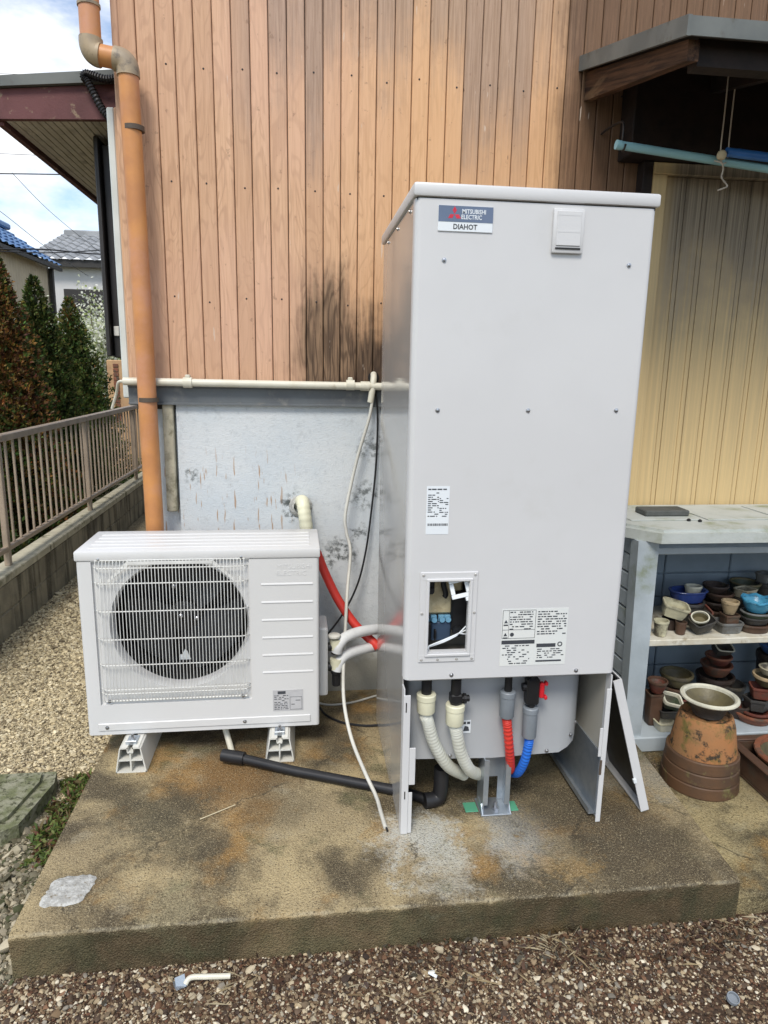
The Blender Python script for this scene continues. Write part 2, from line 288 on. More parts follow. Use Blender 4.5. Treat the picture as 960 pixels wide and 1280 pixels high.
# ------------------------------------------------------------------ mesh helpers
class MB:
    def __init__(s): s.v = []; s.f = []; s.uv = None
    def add(s, vs, fs):
        b = len(s.v); s.v += [tuple(x) for x in vs]; s.f += [tuple(i+b for i in f) for f in fs]; return s
    def box(s, x0, x1, y0, y1, z0, z1, bev=0, seg=1, T=None):
        if bev <= 0:
            vs = [(x, y, z) for z in (z0, z1) for y in (y0, y1) for x in (x0, x1)]
            fs = [(0, 2, 3, 1), (4, 5, 7, 6), (0, 1, 5, 4), (2, 6, 7, 3), (0, 4, 6, 2), (1, 3, 7, 5)]
        else:
            bm = bmesh.new(); bmesh.ops.create_cube(bm, size=1)
            for q in bm.verts: q.co = Vector(((x0+x1)/2+q.co.x*(x1-x0), (y0+y1)/2+q.co.y*(y1-y0), (z0+z1)/2+q.co.z*(z1-z0)))
            bmesh.ops.bevel(bm, geom=bm.edges[:], offset=bev, segments=seg, profile=.5, affect='EDGES')
            bm.verts.index_update(); vs = [q.co.copy() for q in bm.verts]; fs = [tuple(q.index for q in f.verts) for f in bm.faces]; bm.free()
        if T is not None: vs = [T @ Vector(q) for q in vs]
        return s.add(vs, fs)
    def tube(s, pts, r, n=10, caps=True, rfun=None):
        pts = [Vector(p) for p in pts]; vs = []; fs = []; prev = None
        for i, p in enumerate(pts):
            d = (pts[min(i+1, len(pts)-1)]-pts[max(i-1, 0)]).normalized()
            if prev is None: a = Vector((0, 0, 1)) if abs(d.z) < .9 else Vector((1, 0, 0)); a = (a-d*a.dot(d)).normalized()
            else: a = (prev-d*prev.dot(d)); a = a.normalized() if a.length > 1e-6 else d.orthogonal().normalized()
            prev = a; b = d.cross(a); rr = rfun(i, len(pts)) if rfun else r
            vs += [p+(a*math.cos(2*PI*k/n)+b*math.sin(2*PI*k/n))*rr for k in range(n)]
        for i in range(len(pts)-1):
            for k in range(n): fs.append((i*n+k, i*n+(k+1) % n, (i+1)*n+(k+1) % n, (i+1)*n+k))
        if caps: fs.append(tuple(range(n-1, -1, -1))); fs.append(tuple(range((len(pts)-1)*n, len(pts)*n)))
        return s.add(vs, fs)
    def cyl(s, a, b, r, n=16, r2=None): return s.tube([a, b], r, n, rfun=(lambda i, k: r if i == 0 else (r2 if r2 is not None else r)))
    def lathe(s, c, prof, n=28, ex=2., sx=1., sy=1., rot=0., T=None, caps=False):   # prof: (radius, z); superellipse cross-section
        vs = []; fs = []
        for (r, z) in prof:
            for k in range(n):
                a = 2*PI*k/n+PI/n; ca, sa = math.cos(a), math.sin(a)
                q = (abs(ca)**ex+abs(sa)**ex)**(-1/ex); x, y = r*sx*ca*q, r*sy*sa*q
                cr_, sr_ = math.cos(rot), math.sin(rot); p = Vector((x*cr_-y*sr_, x*sr_+y*cr_, z))
                if T is not None: p = T @ p
                vs.append(p+Vector(c))
        for i in range(len(prof)-1):
            for k in range(n): fs.append((i*n+k, i*n+(k+1) % n, (i+1)*n+(k+1) % n, (i+1)*n+k))
        if caps: fs.append(tuple(range(n-1, -1, -1))); fs.append(tuple(range((len(prof)-1)*n, len(prof)*n)))
        return s.add(vs, fs)
    def prism(s, poly, axis, a, b):            # poly in the two other axes, extruded along axis from a to b
        n = len(poly); idx = {'x': (1, 2), 'y': (0, 2), 'z': (0, 1)}[axis]; k = 'xyz'.index(axis); vs = []
        for t_ in (a, b):
            for q in poly: p = [0, 0, 0]; p[idx[0]], p[idx[1]] = q; p[k] = t_; vs.append(tuple(p))
        fs = [tuple(range(n)), tuple(range(2*n-1, n-1, -1))]+[(i, i+n, (i+1) % n+n, (i+1) % n) for i in range(n)]
        return s.add(vs, fs)
    def quad(s, *p): return s.add(p, [tuple(range(len(p)))])

def spline(pts, sub=10):
    P = [Vector(p) for p in pts]; out = []
    for i in range(len(P)-1):
        a, b, c_, d = P[max(i-1, 0)], P[i], P[i+1], P[min(i+2, len(P)-1)]
        for k in range(sub):
            t_ = k/sub; out.append(.5*((2*b)+(c_-a)*t_+(2*a-5*b+4*c_-d)*t_**2+(3*b-a-3*c_+d)*t_**3))
    return out+[P[-1]]
def worg(o):
    v = Vector((0, 0, 0))
    while o: v += o.location; o = o.parent
    return v
def tomesh(mb, name, mat, smooth=35):
    me = bpy.data.meshes.new(name); me.from_pydata([tuple(v) for v in mb.v], [], mb.f); me.validate(); me.update()
    bm = bmesh.new(); bm.from_mesh(me); bmesh.ops.recalc_face_normals(bm, faces=bm.faces); bm.to_mesh(me); bm.free()
    if smooth: me.shade_smooth(); me.set_sharp_from_angle(angle=math.radians(smooth))
    if mat: me.materials.append(M[mat])
    return me
def tag(o, label=None, cat=None, group=None, kind=None):
    for k, v in (('label', label), ('category', cat), ('group', group), ('kind', kind)):
        if v: o[k] = v
    return o
def build(mb, name, mat, parent=None, local=False, smooth=35, org=None, label=None, cat=None, group=None, kind=None):
    if parent is None:
        a = np.array([tuple(v) for v in mb.v]); o_ = Vector(org) if org is not None else Vector((*(a.min(0)+a.max(0))[:2]/2, a[:, 2].min()))
    else: o_ = Vector((0, 0, 0)) if local else worg(parent)
    mb.v = [Vector(v)-o_ for v in mb.v]
    ob = bpy.data.objects.new(name, tomesh(mb, name, mat, smooth)); col.objects.link(ob)
    if parent is None: ob.location = o_
    else: ob.parent = parent
    return tag(ob, label, cat, group, kind)
def piece(me, name, parent, loc, rot=None):    # one more object that shares mesh data; loc is local to the parent
    ob = bpy.data.objects.new(name, me); col.objects.link(ob); ob.parent = parent; ob.location = loc
    if rot: ob.rotation_euler = rot
    return ob
def thing(name, loc, label, cat, group=None, rz=0):
    o = bpy.data.objects.new(name, None); col.objects.link(o); o.location = loc; o.rotation_euler = (0, 0, rz); o.empty_display_size = .1
    return tag(o, label, cat, group)
def text(body, size, T, name, mat, parent, ext=.0006, sx=1.):
    cu = bpy.data.curves.new('t', 'FONT'); cu.body = body; cu.size = size; cu.extrude = ext; cu.align_x = 'CENTER'; cu.align_y = 'CENTER'; cu.resolution_u = 2; cu.offset = size*.018 if 'badge' in mat or 'ink' in mat else 0
    tmp = bpy.data.objects.new('t', cu); col.objects.link(tmp)
    dg = bpy.context.evaluated_depsgraph_get(); me = bpy.data.meshes.new_from_object(tmp.evaluated_get(dg)); bpy.data.objects.remove(tmp)
    me.transform(Matrix.Diagonal((sx, 1, 1, 1))); me.transform(T); me.materials.clear(); me.materials.append(M[mat]); me.name = name
    ob = bpy.data.objects.new(name, me); col.objects.link(ob); ob.parent = parent; return ob
FRONT = Matrix.Rotation(PI/2, 4, 'X')          # text plane -> faces -Y
def printing(x0, x1, y, z0, z1, rows, name, parent, mat='print_ink', seed=1, fill=.8, blocks=()):
    R = random.Random(seed); b = MB(); dz = (z1-z0)/rows
    for i in range(rows):
        z = z1-(i+.5)*dz; x = x0
        while x < x1-.002:
            wd = R.uniform(.003, .014)
            if R.random() < fill: b.box(x, min(x+wd, x1), y-.0004, y, z-dz*.22, z+dz*.22)
            x += wd+R.uniform(.0015, .004)
    for (a, b_, c_, d) in blocks: b.box(a, b_, y-.0005, y, c_, d)
    return build(b, name, mat, parent, smooth=0)
def screw_mesh(r=.005): return tomesh(MB().lathe((0, 0, 0), [(r*1.5, .0), (r*1.5, .0012), (r, .0014), (r*.9, .004), (r*.4, .0048)], 10, caps=True), 'screw', 'zinc')

# ------------------------------------------------------------------ ground, slabs
GZ = -.125
def grid(x0, x1, y0, y1, nx, ny, fz):
    xs = np.linspace(x0, x1, nx); ys = np.linspace(y0, y1, ny); b = MB()
    b.v = [(x, y, fz(x, y)) for y in ys for x in xs]
    b.f = [(j*nx+i, j*nx+i+1, (j+1)*nx+i+1, (j+1)*nx+i) for j in range(ny-1) for i in range(nx-1)]
    return b
g = MB(); S = 300
g.add([(-S, -S, GZ), (S, -S, GZ), (S, S, GZ), (-S, S, GZ)], [(0, 1, 2, 3)])
build(g, 'ground', 'soil', smooth=0, org=(0, 0, GZ), kind='structure')
WY = .95                                        # front plane of the house wall
def hf(x, y): return .5*math.sin(x*9.1+y*4)+.5*math.sin(x*23+1)*math.cos(y*17)
def rough_slab(name, x0, x1, y0, y1, z0, z1, mat, label=None, skew=0):
    n = 70; b = MB(); rows = []
    fr = lambda i: x0+(x1-x0)*i/n
    def jit(x, s): return .0034*hf(x*3, s)+.0022*math.sin(x*57+s*5)+.0016*math.sin(x*131+s*40)
    prof = [(0, z0), (0, z0+.35*(z1-z0)), (0, z0+.7*(z1-z0)), (.0, z1-.008), (.006, z1-.0015), (.014, z1)]
    for (dy, z) in prof: rows.append([(fr(i), y0+dy+jit(fr(i), z*9), z+(.0012*hf(fr(i)*5, z) if z > z1-.02 else 0)) for i in range(n+1)])
    rows.append([(fr(i)+skew*(i/n), y1, z1) for i in range(n+1)]); rows.append([(fr(i)+skew*(i/n), y1, z0) for i in range(n+1)])
    for r in rows: b.v += r
    m = n+1
    for j in range(len(rows)-1):
        for i in range(n): b.f.append((j*m+i, j*m+i+1, (j+1)*m+i+1, (j+1)*m+i))
    for s_ in (0, n): b.f.append(tuple(j*m+s_ for j in range(len(rows))))
    return build(b, name, mat, kind='structure', org=((x0+x1)/2, (y0+y1)/2, z0))
slab = rough_slab('concrete_slab', -1.002, .915, -.274, WY, GZ-.03, 0, 'slab_concrete', skew=.08)
rough_slab('concrete_apron', .925, 3.2, -.262, WY, GZ-.03, -.062, 'apron_concrete', skew=.0)
# mortar smear on the slab
b = MB(); cx, cy = -.905, -.135; ring = []
for k in range(40):
    a = 2*PI*k/40; q = (abs(math.cos(a))**6+abs(math.sin(a))**6)**(-1/6); r_ = q*(1+.03*math.sin(a*5+1)+.07*random.uniform(-1, 1))
    ring.append((cx+.056*r_*math.cos(a)+.012*math.sin(a), cy+.055*r_*math.sin(a)))
b.v = [(cx, cy, .0055)]+[(cx+(x-cx)*.6, cy+(y-cy)*.6, .005+.001*random.random()) for x, y in ring]+[(cx+(x-cx)*.92, cy+(y-cy)*.92, .004) for x, y in ring]+[(x, y, .0005) for x, y in ring]
for k in range(40):
    n_ = (k+1) % 40; b.f.append((0, 1+k, 1+n_)); b.f += [(1+k, 41+k, 41+n_, 1+n_), (41+k, 81+k, 81+n_, 41+n_)]
build(b, 'mortar_patch', 'mortar', slab)

# ------------------------------------------------------------------ pebbles (uncountable), straw, weeds
ico = bmesh.new(); bmesh.ops.create_icosphere(ico, subdivisions=1, radius=1); IV = np.array([v.co[:] for v in ico.verts]); IF = np.array([[v.index for v in f.verts] for f in ico.faces]); ico.free()
def pebbles(name, xy, size, pal, label, z0=GZ, flat=.62, zvar=.35):
    n = len(xy); sc = size[:, None, None]*rng.uniform(.7, 1.25, (n, 1, 3)); sc[:, :, 2] *= flat
    jit = rng.uniform(.55, 1.35, (n, 12, 1)); v = IV[None]*sc*jit; a = rng.uniform(0, 2*PI, n); ca, sa = np.cos(a)[:, None], np.sin(a)[:, None]
    x = v[:, :, 0]*ca-v[:, :, 1]*sa; y = v[:, :, 0]*sa+v[:, :, 1]*ca; z = v[:, :, 2]+x*rng.uniform(-.4, .4, (n, 1))
    z = z+(z0+size*zvar*rng.uniform(.2, 1.8, n))[:, None]; V = np.stack([x+xy[:, :1], y+xy[:, 1:2], z], -1).reshape(-1, 3)
    Fx = (IF[None]+(np.arange(n)*12)[:, None, None]).reshape(-1, 3)
    me = bpy.data.meshes.new(name); me.vertices.add(len(V)); me.vertices.foreach_set('co', V.ravel()); nf = len(Fx)
    me.loops.add(nf*3); me.loops.foreach_set('vertex_index', Fx.ravel().astype(np.int32)); me.polygons.add(nf)
    me.polygons.foreach_set('loop_start', np.arange(nf, dtype=np.int32)*3); me.update(calc_edges=True); me.shade_smooth(); me.set_sharp_from_angle(angle=math.radians(48))
    pal = np.array(pal); c = pal[rng.integers(0, len(pal), n)]*rng.uniform(.7, 1.25, (n, 1)); cl = np.ones((n, 12, 4)); cl[:, :, :3] = c[:, None]
    at_ = me.color_attributes.new('tint', 'FLOAT_COLOR', 'POINT'); at_.data.foreach_set('color', cl.ravel()); me.materials.append(M['pebble'])
    o = bpy.data.objects.new(name, me); col.objects.link(o); return tag(o, label, 'gravel', kind='stuff')
def scatter(n, x0, x1, y0, y1): return np.stack([rng.uniform(x0, x1, n), rng.uniform(y0, y1, n)], 1)
def vn(xy, s, o=0): return .5+.25*np.sin(xy[:, 0]*s+o)+.25*np.sin(xy[:, 1]*s*1.3+xy[:, 0]*s*.6+o*2)+.15*np.sin(xy[:, 0]*s*2.7-xy[:, 1]*s*2.1)
brown = [(.25, .185, .115), (.15, .105, .068), (.36, .285, .18), (.08, .056, .04), (.46, .39, .27), (.23, .205, .165), (.11, .075, .05), (.17, .095, .055), (.58, .52, .40), (.17, .125, .08), (.06, .042, .032), (.30, .23, .14), (.55, .48, .35), (.42, .35, .235)]
xy = scatter(74000, -1.35, 1.45, -.66, -.272); xy = xy[rng.random(len(xy)) < np.clip(.35+vn(xy, 6), .25, 1)]
pebbles('front_gravel', xy[:24000], rng.lognormal(math.log(.0032), .42, len(xy[:24000])), brown, 'mixed brown and pale gravel in front of the concrete slab')
grit = [(.10, .062, .038), (.065, .040, .026), (.15, .095, .055), (.045, .03, .021), (.19, .13, .075), (.115, .055, .032), (.30, .235, .15)]
pebbles('front_grit', xy[24000:], rng.lognormal(math.log(.0027), .35, len(xy[24000:])), grit, 'fine dark reddish-brown grit between the gravel in front of the slab')
beige = [(.58, .49, .31), (.48, .395, .24), (.62, .54, .37), (.36, .295, .185), (.53, .445, .28), (.20, .16, .10)]
xy = scatter(66000, -1.95, -1.0, .2, 3.2); k_ = rng.random(len(xy)) < np.clip(1.35-.3*xy[:, 1], .3, 1); xy = xy[k_]; xy = xy[~((xy[:, 0] > -1.42) & (xy[:, 0] < -1.0) & (xy[:, 1] < .42))]
pebbles('side_gravel', xy, rng.lognormal(math.log(.0043), .32, len(xy))*(1+.24*np.clip(xy[:, 1]-.6, 0, 3)), beige, 'pale beige crushed gravel between the block kerb and slab')
xy = scatter(11000, -1.45, -1.0, -.30, .44); grayp = [(.24, .215, .155), (.15, .135, .09), (.33, .29, .20), (.19, .16, .10), (.10, .09, .055), (.40, .35, .25), (.07, .075, .035)]
pebbles('edge_gravel', xy, rng.lognormal(math.log(.0050), .45, len(xy)), grayp, 'larger grey pebbles along the left edge of the slab')
xy = scatter(2600, .93, 1.7, .0, .48); xy = xy[(xy[:, 1] > .33) & (xy[:, 0] < 1.03) | (xy[:, 0] > 1.29) & (xy[:, 1] < .12) & (xy[:, 1] > .03)]
pebbles('apron_grit', xy, rng.lognormal(math.log(.0038), .3, len(xy)), [(.10, .075, .05), (.06, .05, .036), (.17, .13, .09)], 'dark leafy grit around the upturned flowerpot', z0=-.062)

def colored(name, mb, mat, cols, **kw):        # cols: one colour per face
    ob = build(mb, name, mat, smooth=0, **kw); me = ob.data
    a = me.color_attributes.new('tint', 'FLOAT_COLOR', 'CORNER'); arr = []
    for p_, c_ in zip(me.polygons, cols): arr += [*c_, 1]*p_.loop_total
    a.data.foreach_set('color', arr); return ob
def blades(n, gen, mat, name, **kw):
    b = MB(); cols = []
    for i in range(n):
        p0, d, wd, c_ = gen(i); d = Vector(d); s_ = d.cross(Vector((random.uniform(-1, 1), random.uniform(-1, 1), random.uniform(-1, 1)))).normalized()*wd; p0 = Vector(p0)
        b.quad(p0-s_*.6, p0+s_*.6, p0+d*.55+s_+Vector((0, 0, .1*d.length)), p0+d); cols.append(c_)
    return colored(name, b, mat, cols, **kw)
def weed(i):
    t_ = random.random(); x = -1.035-.10*random.random()+.02*math.sin(t_*20); y = .10+.48*t_**.8
    l = random.uniform(.008, .026); a = random.uniform(0, 2*PI)
    return (x, y, GZ+.006+random.random()*.012), (l*math.cos(a), l*math.sin(a), l*random.uniform(.1, .9)), l*.28, random.choice([(.10, .15, .03), (.07, .11, .025), (.16, .19, .05), (.13, .10, .04), (.14, .06, .035)])
blades(1500, weed, 'leaf', 'moss_weed', label='low green moss and weeds along the left slab edge', cat='weeds', kind='stuff')
def leaf2(i):
    x = random.uniform(-2.6, -1.99); y = random.uniform(1.4, 4.4); l = random.uniform(.04, .16); a = random.uniform(0, 2*PI)
    return (x, y, GZ), (l*.5*math.cos(a), l*.5*math.sin(a), l), .009, random.choice([(.12, .19, .04), (.09, .14, .03), (.22, .22, .08)])
blades(1600, leaf2, 'leaf', 'garden_grass', label='green grass tufts in the garden behind the fence', cat='grass', kind='stuff')
def straw(i):
    cl = random.choice([(.36, -.31, .10), (.40, -.33, .07), (-.05, -.40, .25), (.85, -.33, .16), (-.55, -.36, .12), (.6, -.42, .4)])
    x = cl[0]+random.gauss(0, cl[2]*.6); y = min(-.285, cl[1]+random.gauss(0, .025)); a = random.uniform(0, 2*PI); l = random.uniform(.015, .07)
    return (x, y, GZ+.008+random.random()*.010), (l*math.cos(a), l*math.sin(a), random.uniform(-.004, .008)), .0005, random.choice([(.36, .28, .16), (.22, .155, .085), (.44, .37, .24), (.12, .075, .045)])
blades(210, straw, 'straw', 'dry_straw', label='thin dry straw and rootlets strewn over the front gravel', cat='straw', kind='stuff')
def litter(i):
    x = random.gauss(.5, .5); y = random.uniform(-.40, -.28); a = random.uniform(0, 2*PI); l = random.uniform(.008, .022)
    return (x, y, GZ+.012), (l*math.cos(a), l*math.sin(a), random.uniform(0, .01)), l*.35, random.choice([(.10, .055, .035), (.06, .035, .025), (.16, .09, .05), (.08, .07, .05)])
blades(700, litter, 'leaf', 'leaf_litter', label='dark crumbled leaf litter along the foot of the slab', cat='leaf litter', kind='stuff')

# ------------------------------------------------------------------ the house
house = thing('house', (0, WY, 0), 'old house wall with brown wood-grain siding over a pale concrete foundation', 'house')
b = MB(); b.box(-.915, 3.2, WY+.03, 7.5, 1.2, 4.2); build(b, 'wall', 'dark_brown_metal', house, smooth=0)
b = MB(); b.box(-.765, 3.2, WY, WY+.16, GZ-.02, 1.236); b.box(-.90, -.766, WY+.035, 7.4, GZ-.02, 1.2361); build(b, 'foundation', 'foundation', house, smooth=0)
b = MB(); b.box(-.815, -.775, WY-.012, WY+.034, .80, 1.222, .004); build(b, 'foundation_pilaster', 'coping', house)
b = MB(); b.prism([(WY+.02, 1.22), (WY-.022, 1.22), (WY-.022, 1.226), (WY-.016, 1.228), (WY-.016, 1.282), (WY-.024, 1.286), (WY-.024, 1.292), (WY+.02, 1.300)], 'x', -.935, 1.02); build(b, 'flashing', 'flashing', house)
b = MB(); b.box(-.937, -.915, WY+.0, 7.4, 1.215, 1.30); build(b, 'flashing', 'flashing', house)
PIT = .0648
def board_mesh(h, name, bw=PIT-.0028, d=.026, mat='siding'):
    b = MB(); c_ = .003
    b.prism([(-bw/2, 0), (-bw/2, -d+c_), (-bw/2+c_, -d), (bw/2-c_, -d), (bw/2, -d+c_), (bw/2, 0)], 'z', 0, h); return tomesh(b, name, mat, 20)
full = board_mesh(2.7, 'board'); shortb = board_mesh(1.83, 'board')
nails = MB()
for i in range(-14, 36):
    x = .0+i*PIT+PIT*.45
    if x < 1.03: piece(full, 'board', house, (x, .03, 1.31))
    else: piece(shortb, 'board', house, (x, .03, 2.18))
    if i % 2 == 0:
        for z in (1.61, 2.01, 2.40): nails.lathe((0, 0, 0), [(.0035, 0), (.0035, .001), (.002, .002)], 7, T=Matrix.Translation((x+random.uniform(-.006, .006), WY+.004, z+random.uniform(-.012, .012))) @ FRONT, caps=True)
nb = build(nails, 'nail_heads', 'dark_brown_metal', house); nb['kind'] = 'stuff'
b = MB(); b.box(-.925, -.9025, WY-.002, WY+.10, 1.305, 4.2, .003); build(b, 'corner_trim', 'siding', house)
b = MB(); b.box(-.972, -.946, WY+.055, WY+.085, 1.24, 2.27, .004); build(b, 'white_corner_post', 'white_trim', house)
b = MB(); b.box(-.946, -.915, WY+.05, WY+.09, 1.24, 2.27, .004); build(b, 'corner_trim', 'siding', house)
# dark shutter box on the side wall
sb = MB(); sb.box(-1.075, -1.0, 1.31, 2.2, 1.395, 2.23, .005); sbo = build(sb, 'shutter_box', 'dark_brown_metal', house)
b = MB(); b.box(-1.095, -1.0755, 1.27, 2.2, 1.40, 2.25, .004); build(b, 'frame', 'dark_brown_metal', sbo)
b = MB(); b.box(-1.045, -1.030, 1.302, 1.309, 1.40, 2.22, .002); build(b, 'rail', 'pipe_clamp', sbo)
b = MB(); b.box(-1.068, -1.046, 1.300, 1.3095, 1.485, 1.525, .002); build(b, 'latch_plate', 'white_plastic', sbo)
b = MB(); b.box(-1.0, -.915, 1.36, 2.15, 1.45, 2.2); build(b, 'mounting_board', 'siding', sbo)
# side eave
ev = MB(); ev.prism([(-.915, 2.385), (-1.395, 2.338), (-1.395, 2.372), (-.915, 2.425)], 'y', 1.08, 6.5); eave = build(ev, 'eave_roof', 'roof_metal', house, smooth=0)
b = MB(); b.prism([(-.915, 2.262), (-1.388, 2.238), (-1.388, 2.336), (-.915, 2.383)], 'y', 1.10, 1.125); build(b, 'bargeboard', 'maroon_fascia', eave, smooth=0)
b = MB(); b.box(-1.392, -1.368, 1.126, 6.4, 2.225, 2.337); build(b, 'fascia', 'maroon_fascia', eave, smooth=0)
sm = MB(); sm.box(-.0128, .0128, 0, 5.25, -.005, .003, .002); sm = tomesh(sm, 'soffit_board', 'soffit')
for i in range(16): piece(sm, 'soffit_board', eave, tuple(Vector((-1.352+i*.0277, 1.127, 2.243+.0014*i+.004))-worg(eave)), (0, -.052, 0))
b = MB(); b.prism([(-.915, 2.276), (-1.366, 2.252), (-1.366, 2.26), (-.915, 2.284)], 'y', 1.127, 6.4); build(b, 'soffit_backing', 'soffit', eave, smooth=0)
# porch canopy over the side window
CX, A0, A1 = .757, Vector((.757, WY, 2.523)), Vector((.757, .179, 2.315))
sl = (A0.z-A1.z)/(WY-.179)
def cz(y): return A1.z+(y-.179)*sl
cr_ = MB(); XR = 3.0
cr_.prism([(WY+.004, cz(WY)), (.179, cz(.179)), (.179, cz(.179)-.048), (.192, cz(.192)-.048), (.192, cz(.192)-.016), (WY+.004, cz(WY)-.016)], 'x', CX+.0125, XR); canopy = build(cr_, 'canopy_roof', 'roof_metal', house, smooth=0)
b = MB(); b.prism([(WY+.004, cz(WY)+.0015), (.176, cz(.176)+.0015), (.176, cz(.176)-.050), (WY+.004, cz(WY)-.050)], 'x', CX, CX+.012); build(b, 'verge_trim', 'roof_metal', canopy, smooth=0)
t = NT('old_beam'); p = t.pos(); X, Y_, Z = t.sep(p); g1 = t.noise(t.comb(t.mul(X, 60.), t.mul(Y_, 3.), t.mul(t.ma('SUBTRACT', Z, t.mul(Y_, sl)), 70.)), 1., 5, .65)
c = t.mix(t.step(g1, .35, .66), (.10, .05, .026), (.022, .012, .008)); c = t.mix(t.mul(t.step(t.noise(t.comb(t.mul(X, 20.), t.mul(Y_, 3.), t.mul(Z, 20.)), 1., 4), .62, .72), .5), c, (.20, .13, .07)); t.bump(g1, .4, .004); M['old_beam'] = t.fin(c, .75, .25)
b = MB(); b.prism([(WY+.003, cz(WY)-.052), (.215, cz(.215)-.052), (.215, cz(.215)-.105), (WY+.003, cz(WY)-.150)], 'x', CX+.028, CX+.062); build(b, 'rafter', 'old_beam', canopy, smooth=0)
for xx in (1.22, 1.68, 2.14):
    b = MB(); b.prism([(WY+.003, cz(WY)-.034), (.215, cz(.215)-.034), (.215, cz(.215)-.085), (WY+.003, cz(WY)-.11)], 'x', xx, xx+.035); build(b, 'rafter', 'shade_dark_wood', canopy, smooth=0)
b = MB(); b.box(CX+.07, XR-.1, .235, .285, cz(.24)-.115, cz(.24)-.045); build(b, 'purlin', 'shade_dark_wood', canopy, smooth=0)
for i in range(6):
    y0 = .225+i*.12; b = MB(); b.prism([(y0, cz(y0)-.017), (y0+.116, cz(y0+.116)-.017), (y0+.116, cz(y0+.116)-.031), (y0, cz(y0)-.031)], 'x', CX+.066, XR-.05); build(b, 'sheathing_board', 'shade_dark_wood', canopy, smooth=0)
b = MB(); b.box(.935, XR, WY-.115, WY+.0, 2.165, 2.47, .004); build(b, 'window_lintel', 'shade_dark_wood', house)
# window casing and the beige shutter leaf
b = MB(); b.box(1.022, 1.062, WY-.05, WY+.06, .60, 2.164, .003); build(b, 'window_casing', 'shade_dark_wood', house)
fr_ = MB(); fr_.box(1.0625, 1.125, WY-.045, WY-.006, .55, 2.120, .003); fr_.box(1.0626, XR, WY-.047, WY-.004, 2.1205, 2.163, .003); leaf_ = build(fr_, 'shutter_leaf', 'shutter_beige', house)
wide = MB(); wide.prism([(-.0345, 0), (-.0345, -.0165), (-.0335, -.0178), (.0335, -.0178), (.0345, -.0165), (.0345, 0)], 'z', .55, 2.118); wide = tomesh(wide, 'slat', 'shutter_beige', 20)
nar = MB(); nar.prism([(-.0095, 0), (-.0095, -.0155), (-.0085, -.0167), (.0085, -.0167), (.0095, -.0155), (.0095, 0)], 'z', .55, 2.118); nar = tomesh(nar, 'rib', 'shutter_beige', 20)
x = 1.127
lo = worg(leaf_)-Vector((0, 0, 0))
while x < 2.6:
    piece(wide, 'slat', leaf_, tuple(Vector((x+.0345, WY-.004, 0))-lo)); piece(nar, 'rib', leaf_, tuple(Vector((x+.069+.0113, WY-.004, 0))-lo)); x += .0916
b = MB(); b.box(1.1255, 2.7, WY-.0035, WY+.02, .55, 2.119); build(b, 'backing_panel', 'shutter_beige', leaf_, smooth=0)

# ------------------------------------------------------------------ drainpipe
dp = thing('drainpipe', (-.85, WY-.075, GZ), 'orange-brown plastic drainpipe with grey elbows at the house corner', 'drainpipe')
YP = WY-.075; R_ = .0335
b = MB(); b.cyl((-.846, YP, GZ), tuple(at(160.5, 94, y=YP)), R_, 24); build(b, 'lower_pipe', 'drainpipe', dp)
pp = lambda u, v: at(u, v, y=YP)
b = MB(); b.tube(spline([pp(160.5, 96), pp(160, 88), pp(157.5, 80.5), pp(152, 75.5), pp(143, 73)], 6), .038, 20); build(b, 'elbow', 'drain_elbow', dp)
b = MB(); b.cyl(pp(147, 73.6), pp(123, 68.5), R_, 20); build(b, 'offset_pipe', 'drainpipe', dp)
b = MB(); b.tube(spline([pp(126, 69.4), pp(120, 67.5), pp(115.5, 62), pp(113.8, 55), pp(113.6, 48)], 6), .038, 20); build(b, 'elbow', 'drain_elbow', dp)
q5 = pp(113.6, 50)
b = MB(); b.cyl(q5, (q5.x, q5.y, 3.4), R_, 20); build(b, 'upper_pipe', 'drainpipe', dp)
b = MB(); b.cyl((q5.x, q5.y, pp(113, 9).z), (q5.x, q5.y, pp(113, 5).z), .037, 20); build(b, 'coupling', 'drain_elbow', dp)
for z in (2.155, 1.232):
    b = MB(); xx = -.846-.007*(z/2.4); b.cyl((xx, YP, z), (xx, YP, z+.016), .037, 20); b.box(xx-.004, xx+.004, YP+.03, WY+.01, z+.002, z+.014); build(b, 'clamp', 'pipe_clamp', dp)
# ribbed black hose hanging at the eave
hp = [at(u, v, y=1.06) for u, v in ((143, 150), (136, 146), (127, 135), (118, 118), (110, 103), (105, 96), (108, 92), (118, 95), (132, 99), (144, 98))]
sp_ = spline(hp, 12); b = MB(); b.tube(sp_, .014, 9, rfun=lambda i, n: .0125+.003*(i % 3 == 0))
build(b, 'corrugated_conduit', 'black_rubber', label='black ribbed cable conduit looped over the eave edge', cat='conduit')

# ------------------------------------------------------------------ horizontal white conduit with clips
cd = thing('conduit_pipe', (-.5, WY-.045, 1.30), 'white plastic pipe clipped along the wall above the foundation', 'pipe')
YC = WY-.042
b = MB(); b.cyl((-.945, YC, 1.306), (.55, YC, 1.297), .0145, 16); build(b, 'pipe', 'cream_pvc', cd)
for x in (-.71, -.095): 
    b = MB(); b.cyl((x-.016, YC, 1.3043), (x+.016, YC, 1.3043), .020, 16); b.box(x-.009, x+.009, YC-.008, YC+.024, 1.312, 1.334, .003); build(b, 'clip', 'cream_pvc', cd)
b = MB(); b.cyl((-.055, YC, 1.301), (-.02, YC, 1.3008), .0185, 16); build(b, 'coupling', 'cream_pvc', cd)
b = MB(); b.tube(spline([(-.945, YC, 1.306), (-.968, YC+.02, 1.30), (-.985, YC+.05, 1.26), (-1.01, YC+.07, 1.20)], 6), .0055, 8); build(b, 'tail_cable', 'cream_pvc', cd)

